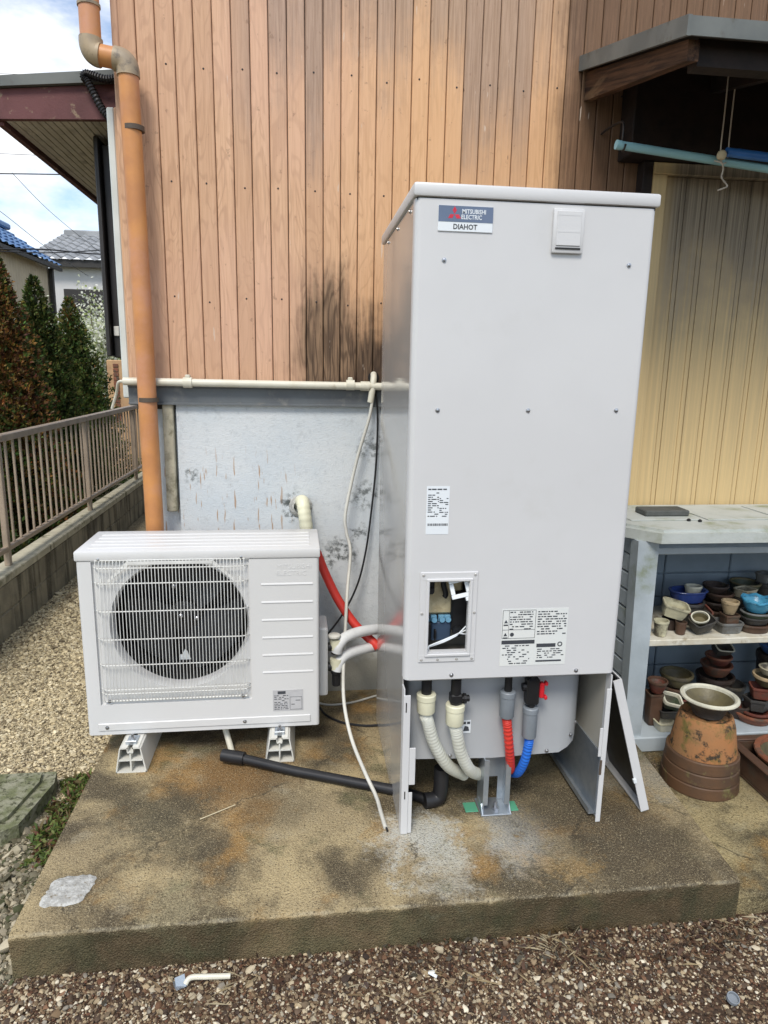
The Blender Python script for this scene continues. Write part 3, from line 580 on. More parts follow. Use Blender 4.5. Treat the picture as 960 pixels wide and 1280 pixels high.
# ------------------------------------------------------------------ heat pump outdoor unit (local frame: x 0..0.8, y 0 front, z 0..0.669)
AZ = .10
ac = thing('heat_pump_unit', (-1.0275, .4834, AZ), 'white heat pump outdoor unit with round fan grille on two plastic blocks', 'heat pump', rz=.0084)
W_, D_, H_ = .8, .285, .669
def acp(mb, name, mat, parent=ac, **k): return build(mb, name, mat, parent, local=True, **k)
FX, FZ, FR = .325, .395, .226                    # fan centre and radius
b = MB(); n = 64; hx0, hx1, hz0, hz1 = .048, .562, .112, .648
# front skin with a round hole in a shallow square recess
rec = .010
ring_i = [(FX+FR*math.cos(2*PI*k/n), FZ+FR*math.sin(2*PI*k/n)) for k in range(n)]
def sq(k):
    a = 2*PI*k/n; ca, sa = math.cos(a), math.sin(a); s_ = []
    tx = ((hx1-FX)/ca if ca > 0 else (hx0-FX)/ca) if abs(ca) > 1e-9 else 9; tz = ((hz1-FZ)/sa if sa > 0 else (hz0-FZ)/sa) if abs(sa) > 1e-9 else 9
    t_ = min(tx, tz); return (FX+ca*t_, FZ+sa*t_)
ring_o = [sq(k) for k in range(n)]
for c_ in ((hx0, hz0), (hx1, hz0), (hx0, hz1), (hx1, hz1)):
    k = min(range(n), key=lambda q: (ring_o[q][0]-c_[0])**2+(ring_o[q][1]-c_[1])**2); ring_o[k] = c_
vs = [(x, rec, z) for x, z in ring_o]+[(FX+(x-FX)*1.03, rec, FZ+(z-FZ)*1.03) for x, z in ring_i]+[(x, rec+.014, z) for x, z in ring_i]+[(x, rec+.05, z) for x, z in ring_i]
fs = []
for j in range(3): fs += [(j*n+k, j*n+(k+1) % n, (j+1)*n+(k+1) % n, (j+1)*n+k) for k in range(n)]
b.add(vs, fs); acp(b, 'fan_shroud', 'ac_paint', smooth=40)
b = MB(); e = .012                                # outer front panel as a frame around the recess, with rounded vertical edges
xs = [e, hx0, hx1, W_-e]; zs = [0, hz0, hz1, H_-.042]
G = {}
for i, x in enumerate(xs):
    for j, z in enumerate(zs): G[i, j] = len(b.v); b.v.append((x, 0, z))
for i in range(3):
    for j in range(3):
        if (i, j) != (1, 1): b.f.append((G[i, j], G[i+1, j], G[i+1, j+1], G[i, j+1]))
r_in = [(hx0, rec, hz0), (hx1, rec, hz0), (hx1, rec, hz1), (hx0, rec, hz1)]; base = len(b.v); b.v += r_in
cor = [G[1, 1], G[2, 1], G[2, 2], G[1, 2]]
for k in range(4): b.f.append((cor[k], cor[(k+1) % 4], base+(k+1) % 4, base+k))
for sgn, xe, gi in ((-1, 0, 0), (1, W_, 3)):
    prof = [(xs[gi]+sgn*e*math.sin(a), e-e*math.cos(a)) for a in np.linspace(0, PI/2, 6)[1:]]+[(xe, D_)]
    prev = [G[gi, j] for j in range(4)]
    for (px, py) in prof:
        cur = []
        for z in zs: cur.append(len(b.v)); b.v.append((px, py, z))
        for j in range(3): b.f.append((prev[j], cur[j], cur[j+1], prev[j+1]))
        prev = cur
bk = len(b.v); b.v += [(0, D_, 0), (W_, D_, 0), (W_, D_, H_-.042), (0, D_, H_-.042)]; b.f.append((bk, bk+1, bk+2, bk+3))
acp(b, 'casing', 'ac_paint', smooth=40)
b = MB(); b.box(.01, W_-.01, .012, D_-.002, .001, .006); acp(b, 'base_pan', 'ac_paint')
b = MB(); b.box(-.004, W_+.004, -.004, D_+.004, H_-.040, H_-.006, .006, 2); top = acp(b, 'top_cover', 'ac_paint')
rib = tomesh(MB().box(.03, W_-.03, -.010, .010, -.002, .002, .0018), 'rib', 'ac_paint')
for y in (.045, .09, .135, .18, .225): piece(rib, 'rib', top, (0, y, H_-.0055))
b = MB(); b.box(.10, .56, .19, .20, .10, .62); acp(b, 'back_plate', 'dark_plastic')
b = MB(); b.lathe((0, 0, 0), [(.226, 0), (.226, .13)], 40, T=Matrix.Translation((FX, .06, FZ)) @ Matrix.Rotation(-PI/2, 4, 'X')); acp(b, 'fan_duct', 'dark_plastic')
fan = acp(MB().lathe((0, 0, 0), [(.0, -.012), (.03, -.010), (.055, 0), (.06, .05)], 28, T=Matrix.Translation((FX, .095, FZ)) @ Matrix.Rotation(-PI/2, 4, 'X')), 'fan_hub', 'dark_plastic')
bl = MB(); nr, na = 6, 10; vs = []
for i in range(nr+1):
    r_ = .05+(.205-.05)*i/nr
    for j in range(na+1):
        a = math.radians(-48+96*j/na+18*i/nr); vs.append((r_*math.cos(a), .05*(j/na-.5)*1.0, r_*math.sin(a)))
bl.add(vs, [(i*(na+1)+j, i*(na+1)+j+1, (i+1)*(na+1)+j+1, (i+1)*(na+1)+j) for i in range(nr) for j in range(na)]); bl = tomesh(bl, 'blade', 'fan_plastic')
for k in range(3): piece(bl, 'blade', fan, (FX, .125, FZ), (0, math.radians(170+120*k), 0))
for (dx, dz, r_) in ((-.01, .005, .008), (.045, -.005, .007), (-.03, .115, .008)): acp(MB().lathe((0, 0, 0), [(r_, 0), (r_, .006), (r_*.5, .009)], 8, T=Matrix.Translation((FX+dx, .088, FZ+dz)) @ FRONT, caps=True), 'fan_bolt', 'zinc')
b = MB(); b.add([(FX-.03, .150, FZ-.185), (FX+.09, .150, FZ-.185), (FX+.075, .150, FZ-.165), (FX+.01, .150, FZ-.168), (FX-.012, .150, FZ-.148)], [(0, 1, 2, 3, 4)]); b.box(FX-.03, FX+.09, .151, .155, FZ-.19, FZ-.17); acp(b, 'inner_sticker', 'badge_white')
# grille of wires
gr = acp(MB().box(hx0+.012, hx1-.012, -.004, .004, hz1-.020, hz1-.014, .002).box(hx0+.012, hx1-.012, -.004, .004, hz0+.012, hz0+.018, .002), 'grille', 'wire_paint')
zc0, zc1 = hz0+.012, hz1-.014
bar = MB(); bar.tube([(0, .006, zc0), (0, -.006, zc0+.006), (0, -.012, zc0+.022), (0, -.013, FZ), (0, -.012, zc1-.022), (0, -.006, zc1-.006), (0, .006, zc1)], .0013, 6); bar = tomesh(bar, 'bar', 'wire_paint')
nb_ = 44
for k in range(nb_): piece(bar, 'bar', gr, (hx0+.016+(hx1-hx0-.032)*k/(nb_-1), 0, 0))
hb = MB(); hb.tube([(hx0+.006, .008, 0), (hx0+.016, -.006, 0), (hx0+.03, -.0105, 0), (hx1-.03, -.0105, 0), (hx1-.016, -.006, 0), (hx1-.006, .008, 0)], .0021, 6); hb = tomesh(hb, 'cross_bar', 'wire_paint')
for z in (.172, .262, .355, .455, .553, .157, .606): piece(hb, 'cross_bar', gr, (0, 0, z))
b = MB()
for s_ in (-1, 1):
    xx = hx0+.03 if s_ < 0 else hx1-.03; b.add([(xx-s_*.022, -.010, .556), (xx-s_*.022, -.010, .566), (xx+(-s_)*-.0+s_*-.09, -.010, .632), (xx+s_*-.10, -.010, .624)], [(0, 1, 2, 3)])
    b.box(xx-.003, xx+.003, -.012, -.006, .556, .57)
b.box(hx0+.12, hx1-.12, -.013, -.008, .618, .628); acp(b, 'guard_strip', 'wire_paint', gr)
# pressed grooves, logo, rating plate, bottom flange
lv = tomesh(MB().prism([(.0, -.001), (-.0022, -.0012), (-.0024, .0008), (.0, .006)], 'x', .602, .778), 'groove', 'ac_paint', 20)
for z in (.535, .470, .405, .340, .275, .210): piece(lv, 'groove', ac, (0, 0, z))
text('MITSUBISHI', .024, Matrix.Translation((.715, -.0004, .598)) @ FRONT, 'embossed_logo', 'ac_paint', ac, .0006)
text('ELECTRIC', .024, Matrix.Translation((.705, -.0004, .574)) @ FRONT, 'embossed_logo', 'ac_paint', ac, .0006)
b = MB(); b.box(.635, .742, -.0012, 0, .062, .142); pl = acp(b, 'rating_plate', 'label_grey')
def acprint(x0, x1, z0, z1, rows, seed, blocks=()):
    R = random.Random(seed); b = MB(); dz = (z1-z0)/rows
    for i in range(rows):
        z = z1-(i+.5)*dz; x = x0
        while x < x1-.002:
            wd = R.uniform(.003, .012)
            if R.random() < .75: b.box(x, min(x+wd, x1), -.0017, -.0012, z-dz*.2, z+dz*.2)
            x += wd+R.uniform(.0015, .004)
    for q in blocks: b.box(q[0], q[1], -.0018, -.0012, q[2], q[3])
    return b
acp(acprint(.640, .690, .066, .124, 9, 3, ((.652, .680, .127, .138), (.695, .738, .066, .067), (.695, .738, .114, .115), (.695, .696, .067, .114), (.737, .738, .067, .114), (.700, .712, .085, .087), (.715, .733, .1, .102))), 'print', 'print_ink', pl, smooth=0)
fl = acp(MB().box(.035, .768, -.004, 0, .016, .044, .002), 'bottom_flange', 'ac_paint')
sc = screw_mesh(.0045)
for x, z in ((.065, .029), (.535, .029)): piece(sc, 'screw', ac, (x, -.004, z), (PI/2, 0, 0))
for x, z in ((hx0+.03, hz0+.015), (hx1-.03, hz0+.015), (hx0+.025, hz1-.012), (hx1-.025, hz1-.012)): piece(sc, 'screw', ac, (x, -.002, z), (PI/2, 0, 0))
# pipe valves on its right end
vv = acp(MB().box(.8005, .835, .10, .24, .06, .33, .006), 'valve_cover', 'ac_paint')
for i, z in enumerate((.245, .165)):
    o = acp(MB().cyl((.835, .13, z), (.872, .13, z), .017, 12).cyl((.868, .13, z-.026), (.868, .13, z+.016), .02, 12), 'valve', 'dark_plastic')
    acp(MB().cyl((.868, .13, z-.008), (.868, .13, z+.032), .024, 14), 'collar', 'collar_cream', o)
acp(MB().cyl((.868, .13, .09), (.868, .13, .135), .016, 10), 'valve_cap', 'dark_plastic')
acp(MB().lathe((.86, .12, .285), [(.02, 0), (.024, .004), (.024, .01), (.018, .014)], 14, caps=True), 'valve_cap', 'white_cable')
# plastic mounting blocks
def mount(xc, y0, label):
    t_ = thing('mounting_block', (xc, y0, 0), label, 'mounting block', 'plastic blocks under the heat pump')
    h = AZ-.005; wb, wt = .052, .036; L_ = .36
    def px(z, k): return (wb+(wt-wb)*z/h)*k
    b = MB(); th = .0045
    ws = []                                       # hollow profile: walls as prisms along y
    out = [(-wb, 0), (wb, 0), (wt, h-.008), (wt-.006, h), (.007, h), (.007, h-.02), (-.007, h-.02), (-.007, h), (-wt+.006, h), (-wt, h-.008)]
    def quadp(a, b_, c_, d): b.prism([a, b_, c_, d], 'y', 0, L_)
    quadp((-wb, 0), (wb, 0), (wb-.001, th), (-wb+.001, th))
    for s_ in (-1, 1): quadp((s_*wb, .0002), (s_*(wb-th), .0002), (s_*(wt-th), h-.003), (s_*wt, h-.006))
    quadp((-.0025, th), (.0025, th), (.0025, h-.02), (-.0025, h-.02))
    for s_ in (-1, 1): quadp((s_*px(.046, 1)-s_*.003, .044), (s_*.0027, .044), (s_*.0027, .049), (s_*px(.049, 1)-s_*.003, .049))
    for s_ in (-1, 1): quadp((s_*(wt-.003), h-.006), (s_*(wt-.007), h), (s_*.008, h), (s_*.008, h-.006))
    quadp((-.0095, h-.022), (.0095, h-.022), (.0095, h-.0175), (-.0095, h-.0175))
    for s_ in (-1, 1): quadp((s_*.0078, h-.0174), (s_*.0105, h-.0174), (s_*.0105, h-.0005), (s_*.0078, h-.0005))
    build(b, 'profile', 'white_plastic', t_, local=True, smooth=0)
    b = MB(); b.box(-wb+.006, wb-.006, .20, .205, th+.001, h-.024); build(b, 'end_web', 'white_plastic', t_, local=True, smooth=0)
    pz = h+.0005; pb = build(MB().box(-.018, .018, .022, .075, pz, pz+.003, .001).box(-.018, .018, .019, .0225, pz-.004, pz+.012, .001), 'clamp_plate', 'galvanized', t_, local=True)
    build(MB().cyl((0, .045, pz+.003), (0, .045, pz+.011), .009, 6).cyl((0, .045, pz+.011), (0, .045, pz+.024), .0045, 10), 'bolt', 'zinc', pb, local=True)
    return t_
mount(-.871, .402, 'white plastic mounting block under the fan end of the heat pump')
mount(-.369, .42, 'white plastic mounting block below the rating plate of the heat pump')
# drain spout and the black drain pipe
b = MB(); b.cyl(at(280, 905, y=.56), at(290, 940, y=.505), .011, 12); build(b, 'drain_spout', 'cream_pvc', label='short white drain tube dropping from the heat pump base', cat='drain tube')
pA, pB = at(286, 944, z=.03), at(502, 989, z=.02); pC = at(545, 1000, z=.018)
bp = thing('drain_pipe', tuple(pA), 'black rubber drain pipe lying on the slab from heat pump to tank', 'drain pipe')
b = MB(); b.tube([pA, pA.lerp(pB, .4)+Vector((0, 0, -.008)), pB, pC-Vector((.012, .004, 0))], .0165, 14); build(b, 'pipe', 'black_rubber', bp)
b = MB(); b.cyl(pA-Vector((.022, -.002, -.001)), pA+(pB-pA).normalized()*.06, .022, 16); build(b, 'sleeve', 'black_rubber', bp)
b = MB(); b.tube(spline([pC-Vector((.04, .008, -.006)), pC+Vector((.0, 0, .006)), pC+Vector((.014, .004, .03)), pC+Vector((.016, .008, .11))], 6), .024, 14); build(b, 'elbow', 'black_rubber', bp)

# ------------------------------------------------------------------ hot water tank cabinet
TW, TD, TZ, TH = .63, .687, .495, 1.782
tk = thing('hot_water_tank', (.315, .34, 0), 'tall white hot water tank cabinet with its lower front cover removed', 'water heater')
def tp(mb, name, mat, parent=tk, **k): return build(mb, name, mat, parent, **k)
wx0, wx1, wz0, wz1 = .064, .180, .581, .792
b = MB(); r_ = .016; xs = [r_, wx0, wx1, TW-r_]; zs = [TZ+.004, wz0, wz1, TH]; G = {}
for i, x in enumerate(xs):
    for j, z in enumerate(zs): G[i, j] = len(b.v); b.v.append((x, 0, z))
for i in range(3):
    for j in range(3):
        if (i, j) != (1, 1): b.f.append((G[i, j], G[i+1, j], G[i+1, j+1], G[i, j+1]))
for sgn, xe, gi in ((-1, 0, 0), (1, TW, 3)):
    prev = [G[gi, j] for j in range(4)]
    for (px, py) in [(xs[gi]+sgn*r_*math.sin(a), r_-r_*math.cos(a)) for a in np.linspace(0, PI/2, 7)[1:]]+[(xe, .034), (xe-sgn*.01, .034)]:
        cur = []
        for z in zs: cur.append(len(b.v)); b.v.append((px, py, z))
        for j in range(3): b.f.append((prev[j], cur[j], cur[j+1], prev[j+1]))
        prev = cur
q0 = len(b.v); b.v += [(xs[i], .004, TZ) for i in range(4)]+[(xs[i], .03, TZ) for i in range(4)]
for i in range(3): b.f += [(G[i, 0], G[i+1, 0], q0+i+1, q0+i), (q0+i, q0+i+1, q0+5+i, q0+4+i)]
q1 = len(b.v); b.v += [(wx0, .022, wz0), (wx1, .022, wz0), (wx1, .022, wz1), (wx0, .022, wz1)]; cor = [G[1, 1], G[2, 1], G[2, 2], G[1, 2]]
for k in range(4): b.f.append((cor[k], cor[(k+1) % 4], q1+(k+1) % 4, q1+k))
fpan = tp(b, 'front_panel', 'tank_paint', smooth=40)
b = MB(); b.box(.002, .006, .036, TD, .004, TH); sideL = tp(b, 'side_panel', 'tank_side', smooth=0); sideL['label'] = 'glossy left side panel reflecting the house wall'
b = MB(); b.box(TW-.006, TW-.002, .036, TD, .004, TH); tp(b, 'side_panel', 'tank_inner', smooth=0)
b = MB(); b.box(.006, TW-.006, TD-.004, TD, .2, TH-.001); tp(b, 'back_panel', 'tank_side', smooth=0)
lid = tp(MB().box(-.006, TW+.006, -.007, TD+.006, TH+.003, TH+.036, .007, 2), 'lid', 'tank_paint')
tp(MB().box(.004, TW-.004, .003, TD-.004, TH-.004, TH+.004), 'lid_gasket', 'dark_plastic')
sc5 = screw_mesh(.0042); sc3 = tomesh(MB().lathe((0, 0, 0), [(.0042, 0), (.0042, .001), (.0028, .002)], 10, caps=True), 'screw', 'tank_side')
for x, z in ((.076, 1.638), (.566, 1.642), (.072, 1.263), (.318, 1.265), (.565, 1.268), (.138, .511), (.511, .511)): piece(sc5, 'screw', tk, tuple(Vector((x, 0, z))-tk.location), (PI/2, 0, 0))
for y, z in ((.10, 1.77), (.33, 1.77), (.55, 1.77)): piece(sc5, 'screw', tk, tuple(Vector((.002, y, z))-tk.location), (0, -PI/2, 0))
# badge
bd = tp(MB().box(.057, .197, -.003, -.0002, 1.706, 1.767, .0012), 'badge', 'badge_white')
tp(MB().box(.0575, .1965, -.0036, -.0028, 1.729, 1.7665), 'badge_band', 'badge_navy', bd, smooth=0)
T0 = tk.location
dm = MB(); cx, cz_ = .098, 1.7465; s_ = .0105
for a in (90, 210, 330):
    a = math.radians(a); d = Vector((math.cos(a), 0, math.sin(a))); e_ = Vector((-d.z, 0, d.x)); c0 = Vector((cx, -.0038, cz_))
    dm = MB(); P4 = [c0+d*.0006, c0+d*s_*.9+e_*s_*.52, c0+d*s_*1.8, c0+d*s_*.9-e_*s_*.52]; dm.add(P4+[p_+Vector((0, .0006, 0)) for p_ in P4], [(0, 1, 2, 3), (7, 6, 5, 4), (0, 4, 5, 1), (1, 5, 6, 2), (2, 6, 7, 3), (3, 7, 4, 0)]); tp(dm, 'emblem_diamond', 'emblem_red', bd, smooth=0)
OFF = Matrix.Translation(-T0)
text('MITSUBISHI', .0145, OFF @ Matrix.Translation((.1475, -.0038, 1.7535)) @ FRONT, 'lettering', 'badge_white', bd, .0003, .84)
text('ELECTRIC', .0145, OFF @ Matrix.Translation((.1415, -.0038, 1.7405)) @ FRONT, 'lettering', 'badge_white', bd, .0003, .84)
text('DIAHOT', .0170, OFF @ Matrix.Translation((.126, -.0034, 1.7175)) @ FRONT, 'lettering', 'print_ink', bd, .0003, .95)
# ventilation hood
vn_ = tp(MB().box(.352, .434, -.010, .0, 1.664, 1.772, .004, 2), 'vent_hood', 'tank_paint')
tp(MB().box(.361, .425, -.0125, -.0095, 1.682, 1.765, .001), 'vent_face', 'tank_paint', vn_)
tp(MB().box(.360, .426, -.0122, -.0095, 1.6735, 1.6775), 'vent_slot', 'dark_plastic', vn_, smooth=0)
vr = tomesh(MB().box(.363, .423, -.01285, -.0125, -.0022, .0022), 'vent_rib', 'tank_paint')
for i in (3, 8): piece(vr, 'vent_rib', vn_, tuple(Vector((0, 0, 1.692+i*.008))-T0))
# stickers
st1 = tp(MB().box(.050, .113, -.0008, -.0001, .927, 1.060), 'rating_sticker', 'badge_white', smooth=0)
printing(.054, .084, -.0009, .975, 1.045, 12, 'print', st1, seed=2); printing(.086, .110, -.0009, .975, 1.035, 11, 'print', st1, seed=5, fill=.7); printing(.054, .108, -.0009, 1.048, 1.056, 1, 'print', st1, seed=9, fill=.6)
b = MB(); x = .055
while x < .109:
    wd = random.uniform(.0008, .0028); b.box(x, x+wd, -.0013, -.0009, .951, .9575); x += wd+random.uniform(.0008, .002)
tp(b, 'barcode', 'print_ink', st1, smooth=0)
st2 = tp(MB().box(.278, .474, -.0008, -.0001, .533, .706), 'warning_sticker', 'label_paper', smooth=0)
printing(.302, .370, -.0009, .642, .700, 8, 'print', st2, seed=12); printing(.384, .470, -.0009, .625, .700, 10, 'print', st2, seed=13, fill=.7); printing(.284, .366, -.0009, .537, .598, 9, 'print', st2, seed=14, fill=.45); printing(.388, .468, -.0009, .553, .585, 5, 'print', st2, seed=15, fill=.6)
b = MB(); b.box(.2805, .3785, -.0014, -.0009, .600, .6115); b.box(.385, .442, -.0014, -.0009, .588, .599); b.box(.385, .462, -.0014, -.0009, .543, .548)
b.box(.2805, .378, -.0013, -.0009, .7015, .7025); b.box(.2805, .378, -.0013, -.0009, .617, .618); b.box(.2805, .2815, -.0013, -.0009, .618, .7015); b.box(.377, .378, -.0013, -.0009, .618, .7015); b.box(.299, .2998, -.0013, -.0009, .618, .7015); b.box(.2815, .377, -.0013, -.0009, .643, .644)
for (xx, zz) in ((.285, .664), (.285, .625)): b.add([(xx, -.0013, zz), (xx+.011, -.0013, zz), (xx+.0055, -.0013, zz+.010)], [(0, 1, 2)]); b.box(xx-.001, xx+.012, -.0013, -.0009, zz-.008, zz-.004)
b.lathe((0, 0, 0), [(.006, 0), (.006, .0005)], 12, T=Matrix.Translation((.310, -.0009, .629)) @ FRONT, caps=True); b.lathe((0, 0, 0), [(.0075, 0), (.0075, .0005), (.0045, .0005), (.0045, 0)], 14, T=Matrix.Translation((.455, -.0009, .596)) @ FRONT)
tp(b, 'print', 'print_ink', st2, smooth=0)['kind'] = 'stuff'
# service window: raised frame, clutter inside
def frame(b, x0, x1, z0, z1, t_, y0, y1, bev=.002):
    b.box(x0, x1, y0, y1, z1-t_, z1, bev); b.box(x0, x1, y0, y1, z0, z0+t_, bev); b.box(x0, x0+t_, y0+.0003, y1, z0+t_*.8, z1-t_*.8, bev); b.box(x1-t_, x1, y0+.0003, y1, z0+t_*.8, z1-t_*.8, bev); return b
sw = tp(frame(MB(), .039, .203, .553, .820, .025, -.004, 0), 'service_window_frame', 'tank_paint')
tp(frame(MB(), .0565, .188, .571, .802, .009, -.009, -.0035), 'inner_lip', 'tank_paint', sw)
for x, z in ((.048, .811), (.194, .811), (.048, .562), (.194, .562), (.046, .70), (.196, .70), (.095, .562), (.15, .562)): piece(sc3, 'screw', sw, tuple(Vector((x, -.004, z))-T0), (PI/2, 0, 0))
cav = MB(); cav.box(.045, .25, .150, .154, .54, .84); cav.box(.040, .0445, .024, .15, .54, .84); cav.box(.25, .2545, .024, .15, .54, .84); cav.box(.045, .25, .024, .15, .536, .54); cav.box(.045, .25, .024, .15, .84, .844); cav = tp(cav, 'window_recess', 'tank_inner', smooth=0)
tp(MB().box(.05, .18, .075, .149, .668, .838, .006), 'insulation', 'beige_foam', cav)
tp(MB().box(.066, .090, .045, .074, .738, .80, .004).cyl((.079, .045, .755), (.079, .03, .755), .008, 10), 'relay', 'dark_plastic', cav)
tp(MB().tube(spline([(.118, .07, .80), (.120, .065, .76), (.126, .06, .735), (.122, .06, .725)], 5), .008, 8), 'valve_stem', 'dark_plastic', cav)
tp(MB().box(.145, .20, .06, .148, .62, .74, .005), 'control_box', 'dark_plastic', cav)
b = MB()
for x in (.072, .095, .118, .136): b.cyl((x, .07, .657), (x, .055, .657), .008, 10); b.box(x-.009, x+.009, .066, .08, .648, .667, .002)
tp(b, 'terminal', 'blue_fitting', cav)
tp(MB().box(.088, .145, .062, .10, .59, .648, .003), 'circuit_module', 'dark_blue', cav)
tp(MB().box(.060, .086, .05, .09, .585, .65, .004).box(.094, .10, .045, .06, .60, .63, .002), 'connector', 'dark_plastic', cav)
tp(MB().cyl((.163, .058, .622), (.163, .045, .622), .015, 14).cyl((.163, .045, .622), (.163, .040, .622), .007, 10), 'knob', 'fan_plastic', cav)
T_ = Matrix.Translation((.155, .012, .768)) @ Matrix.Rotation(math.radians(-12), 4, 'Y') @ Matrix.Rotation(math.radians(-14), 4, 'X')
b = MB(); 
for (x0, x1, z0, z1) in ((-.028, .028, .016, .028), (-.028, .028, -.028, -.016), (-.028, -.016, -.0155, .0155), (.016, .028, -.0155, .0155)): b.box(x0, x1, -.004, .004, z0, z1, .001, T=T_)
b.box(.010, .028, -.004, .012, -.040, -.0285, .001, T=T_); tp(b, 'switch_bracket', 'badge_white', cav)
b = MB()
for k in range(3): b.tube(spline([(.062, .016+.003*k, .590-.002*k), (.085, .012+.002*k, .602-.003*k), (.115, .010, .615-.003*k), (.148, .012, .628-.002*k), (.16, .022, .628), (.182, .03, .622+.012*k)], 5), .002, 7)
b.tube(spline([(.062, .02, .586), (.07, .016, .592), (.073, .018, .583)], 5), .0018, 7); tp(b, 'lead_wire', 'badge_white', cav)
# lower bay: jacket, stepped front flanges, leg, hoses
b = MB(); prof = []
for (x, y) in ((.030, .30), (.030, .115), (.036, .098), (.052, .090), (.30, .088), (.515, .090), (.545, .097), (.57, .115), (.590, .15), (.600, .20), (.602, .30)): prof.append((x, y))
def zbot(x): return .185+(.0 if .06 < x < .50 else (.035*min(1, (x-.50)/.08) if x >= .5 else .03*(.06-x)/.03))
vs = [(x, y, zbot(x)) for x, y in prof]+[(x, y, .52) for x, y in prof]+[(x, y+.03, zbot(x)+.001) for x, y in prof]; m_ = len(prof)
b.add(vs, [(i, i+1, m_+i+1, m_+i) for i in range(m_-1)]+[(i, i+1, 2*m_+i+1, 2*m_+i) for i in range(m_-1)]); jk = tp(b, 'tank_jacket', 'tank_jacket', smooth=50)
tp(MB().box(.05, .585, .215, .60, .222, .24), 'jacket_bottom', 'tank_jacket', smooth=0)
tp(MB().box(.02, TW-.02, .030, .10, TZ+.024, TZ+.03), 'bay_ceiling', 'dark_plastic', smooth=0)
for x, z in ((.165, .20), (.475, .20), (.555, .245), (.585, .265)): piece(sc5, 'screw', jk, tuple(Vector((x, .088 if x < .5 else .10 if x < .57 else .14, z))-T0), (PI/2, 0, 0))
b = MB(); b.box(.002, .022, -.001, .003, .002, .452, .001); b.box(.0225, .041, .000, .003, .165, .285, .001); b.box(.0225, .034, .000, .003, .004, .140, .001); b.box(.002, .006, .0035, .0355, .002, .47); tp(b, 'front_flange', 'tank_paint', smooth=0)
b = MB(); b.box(.008, .011, -.002, -.0011, .40, .43); b.box(.010, .013, -.002, -.0011, .12, .145); tp(b, 'flange_slot', 'dark_plastic', smooth=0)
b = MB(); b.box(.613, .628, -.001, .003, .002, .448, .001); b.box(.603, .6128, .000, .003, .225, .320, .001); b.box(.624, .628, .0035, .0355, .002, .49); tp(b, 'front_flange', 'tank_paint', smooth=0)
b = MB(); b.box(.609, .617, -.003, -.0011, .165, .215, .001); tp(b, 'panel_clip', 'pipe_clamp', smooth=0)
b = MB(); b.box(.6195, .6235, .025, .50, .012, .225); b.box(.600, .6194, .025, .50, .012, .016); b.box(.600, .604, .025, .50, .0161, .03); tp(b, 'rear_leg_plate', 'galvanized', smooth=0)
b = MB(); b.box(.0065, .0105, .20, .52, .002, .21); b.box(.011, .03, .20, .52, .002, .006); tp(b, 'rear_leg_plate', 'galvanized', smooth=0)
lg = MB(); lx0, lx1, ly = .272, .358, .072
lg.box(lx0, lx0+.004, ly, ly+.07, .006, .187); lg.box(lx1-.004, lx1, ly, ly+.07, .006, .187); lg.box(lx0+.0041, lx1-.0041, ly+.062, ly+.066, .09, .186); lg.box(lx0+.0041, lx0+.022, ly+.062, ly+.066, .0065, .0899); lg.box(lx1-.022, lx1-.0041, ly+.062, ly+.066, .0065, .0899)
lg.box(lx0+.0041, lx0+.016, ly, ly+.003, .03, .186); lg.box(lx1-.016, lx1-.0041, ly, ly+.003, .03, .186)
for s_ in (-1, 1):
    xx = lx0-.012 if s_ < 0 else lx1+.012; xi = lx0-.0005 if s_ < 0 else lx1+.0005; lg.prism([(ly-.012, .006), (ly+.055, .006), (ly+.05, .03), (ly+.01, .03)], 'x', min(xi, xi+s_*.003), max(xi, xi+s_*.003))
leg = tp(lg, 'leg', 'galvanized', smooth=0); tp(MB().box(lx0-.006, lx1+.006, ly-.014, ly+.075, .001, .0055, .001), 'foot_plate', 'galvanized', leg)
tp(MB().cyl((.318, ly+.012, .0056), (.318, ly+.012, .014), .011, 6).cyl((.318, ly+.012, .014), (.318, ly+.012, .034), .0055, 10), 'anchor_bolt', 'zinc', leg)
for x0, x1, dy in ((.222, .263, .012), (.367, .392, .006)): build(MB().box(x0, x1, ly-.002+dy, ly+.045+dy, .0015, .0045, .0008), 'shim', 'green_shim', label='green plastic shim beside the tank leg foot, '+('towards the white hoses' if x0 < .3 else 'below the blue hose'), cat='shim')

# hoses in the lower bay
def hose(name, pts, r, mat, label, collar, cmat, ctop, valve=None, cz2=.0, rip=.0008):
    t_ = thing(name, tuple(Vector(pts[0])), label, 'hose')
    sp_ = spline(pts, 70); ln = sum((sp_[i+1]-sp_[i]).length for i in range(len(sp_)-1)); per = max(2, round(len(sp_)/(ln/.0085)*1.0))
    b = MB(); b.tube(sp_, r, 14, rfun=lambda i, n: r-rip*.5+rip*.5*math.cos(2*PI*i*(ln/.0085)/len(sp_))); build(b, 'hose', mat, t_, smooth=60)
    p0 = Vector(pts[0]); b = MB(); z0, z1 = collar
    b.lathe((p0.x, p0.y, 0), [(r*.9, z0), (r+.006, z0), (r+.0075, z0+.003), (r+.0075, z1-.02), (r+.0095, z1-.018), (r+.0095, z1-.003), (r+.007, z1), (r*.5, z1)], 20, caps=True); build(b, 'collar', cmat, t_)
    b = MB(); b.cyl((p0.x, p0.y, z1-.005), (p0.x, p0.y, ctop), r*.8, 14)
    if valve: b.box(p0.x-.018, p0.x+.018, p0.y-.016, p0.y+.016, z1+.004, z1+.034, .004); b.cyl((p0.x, p0.y-.004, z1+.018), (p0.x+.04, p0.y-.004, z1+.018), .010, 10); b.cyl((p0.x+.022, p0.y-.004, z1+.018), (p0.x+.030, p0.y-.004, z1+.018), .0155, 10)
    build(b, 'fitting', 'dark_plastic', t_); return t_
def hp_(l): return [at(u, v, y=y) for u, v, y in l]
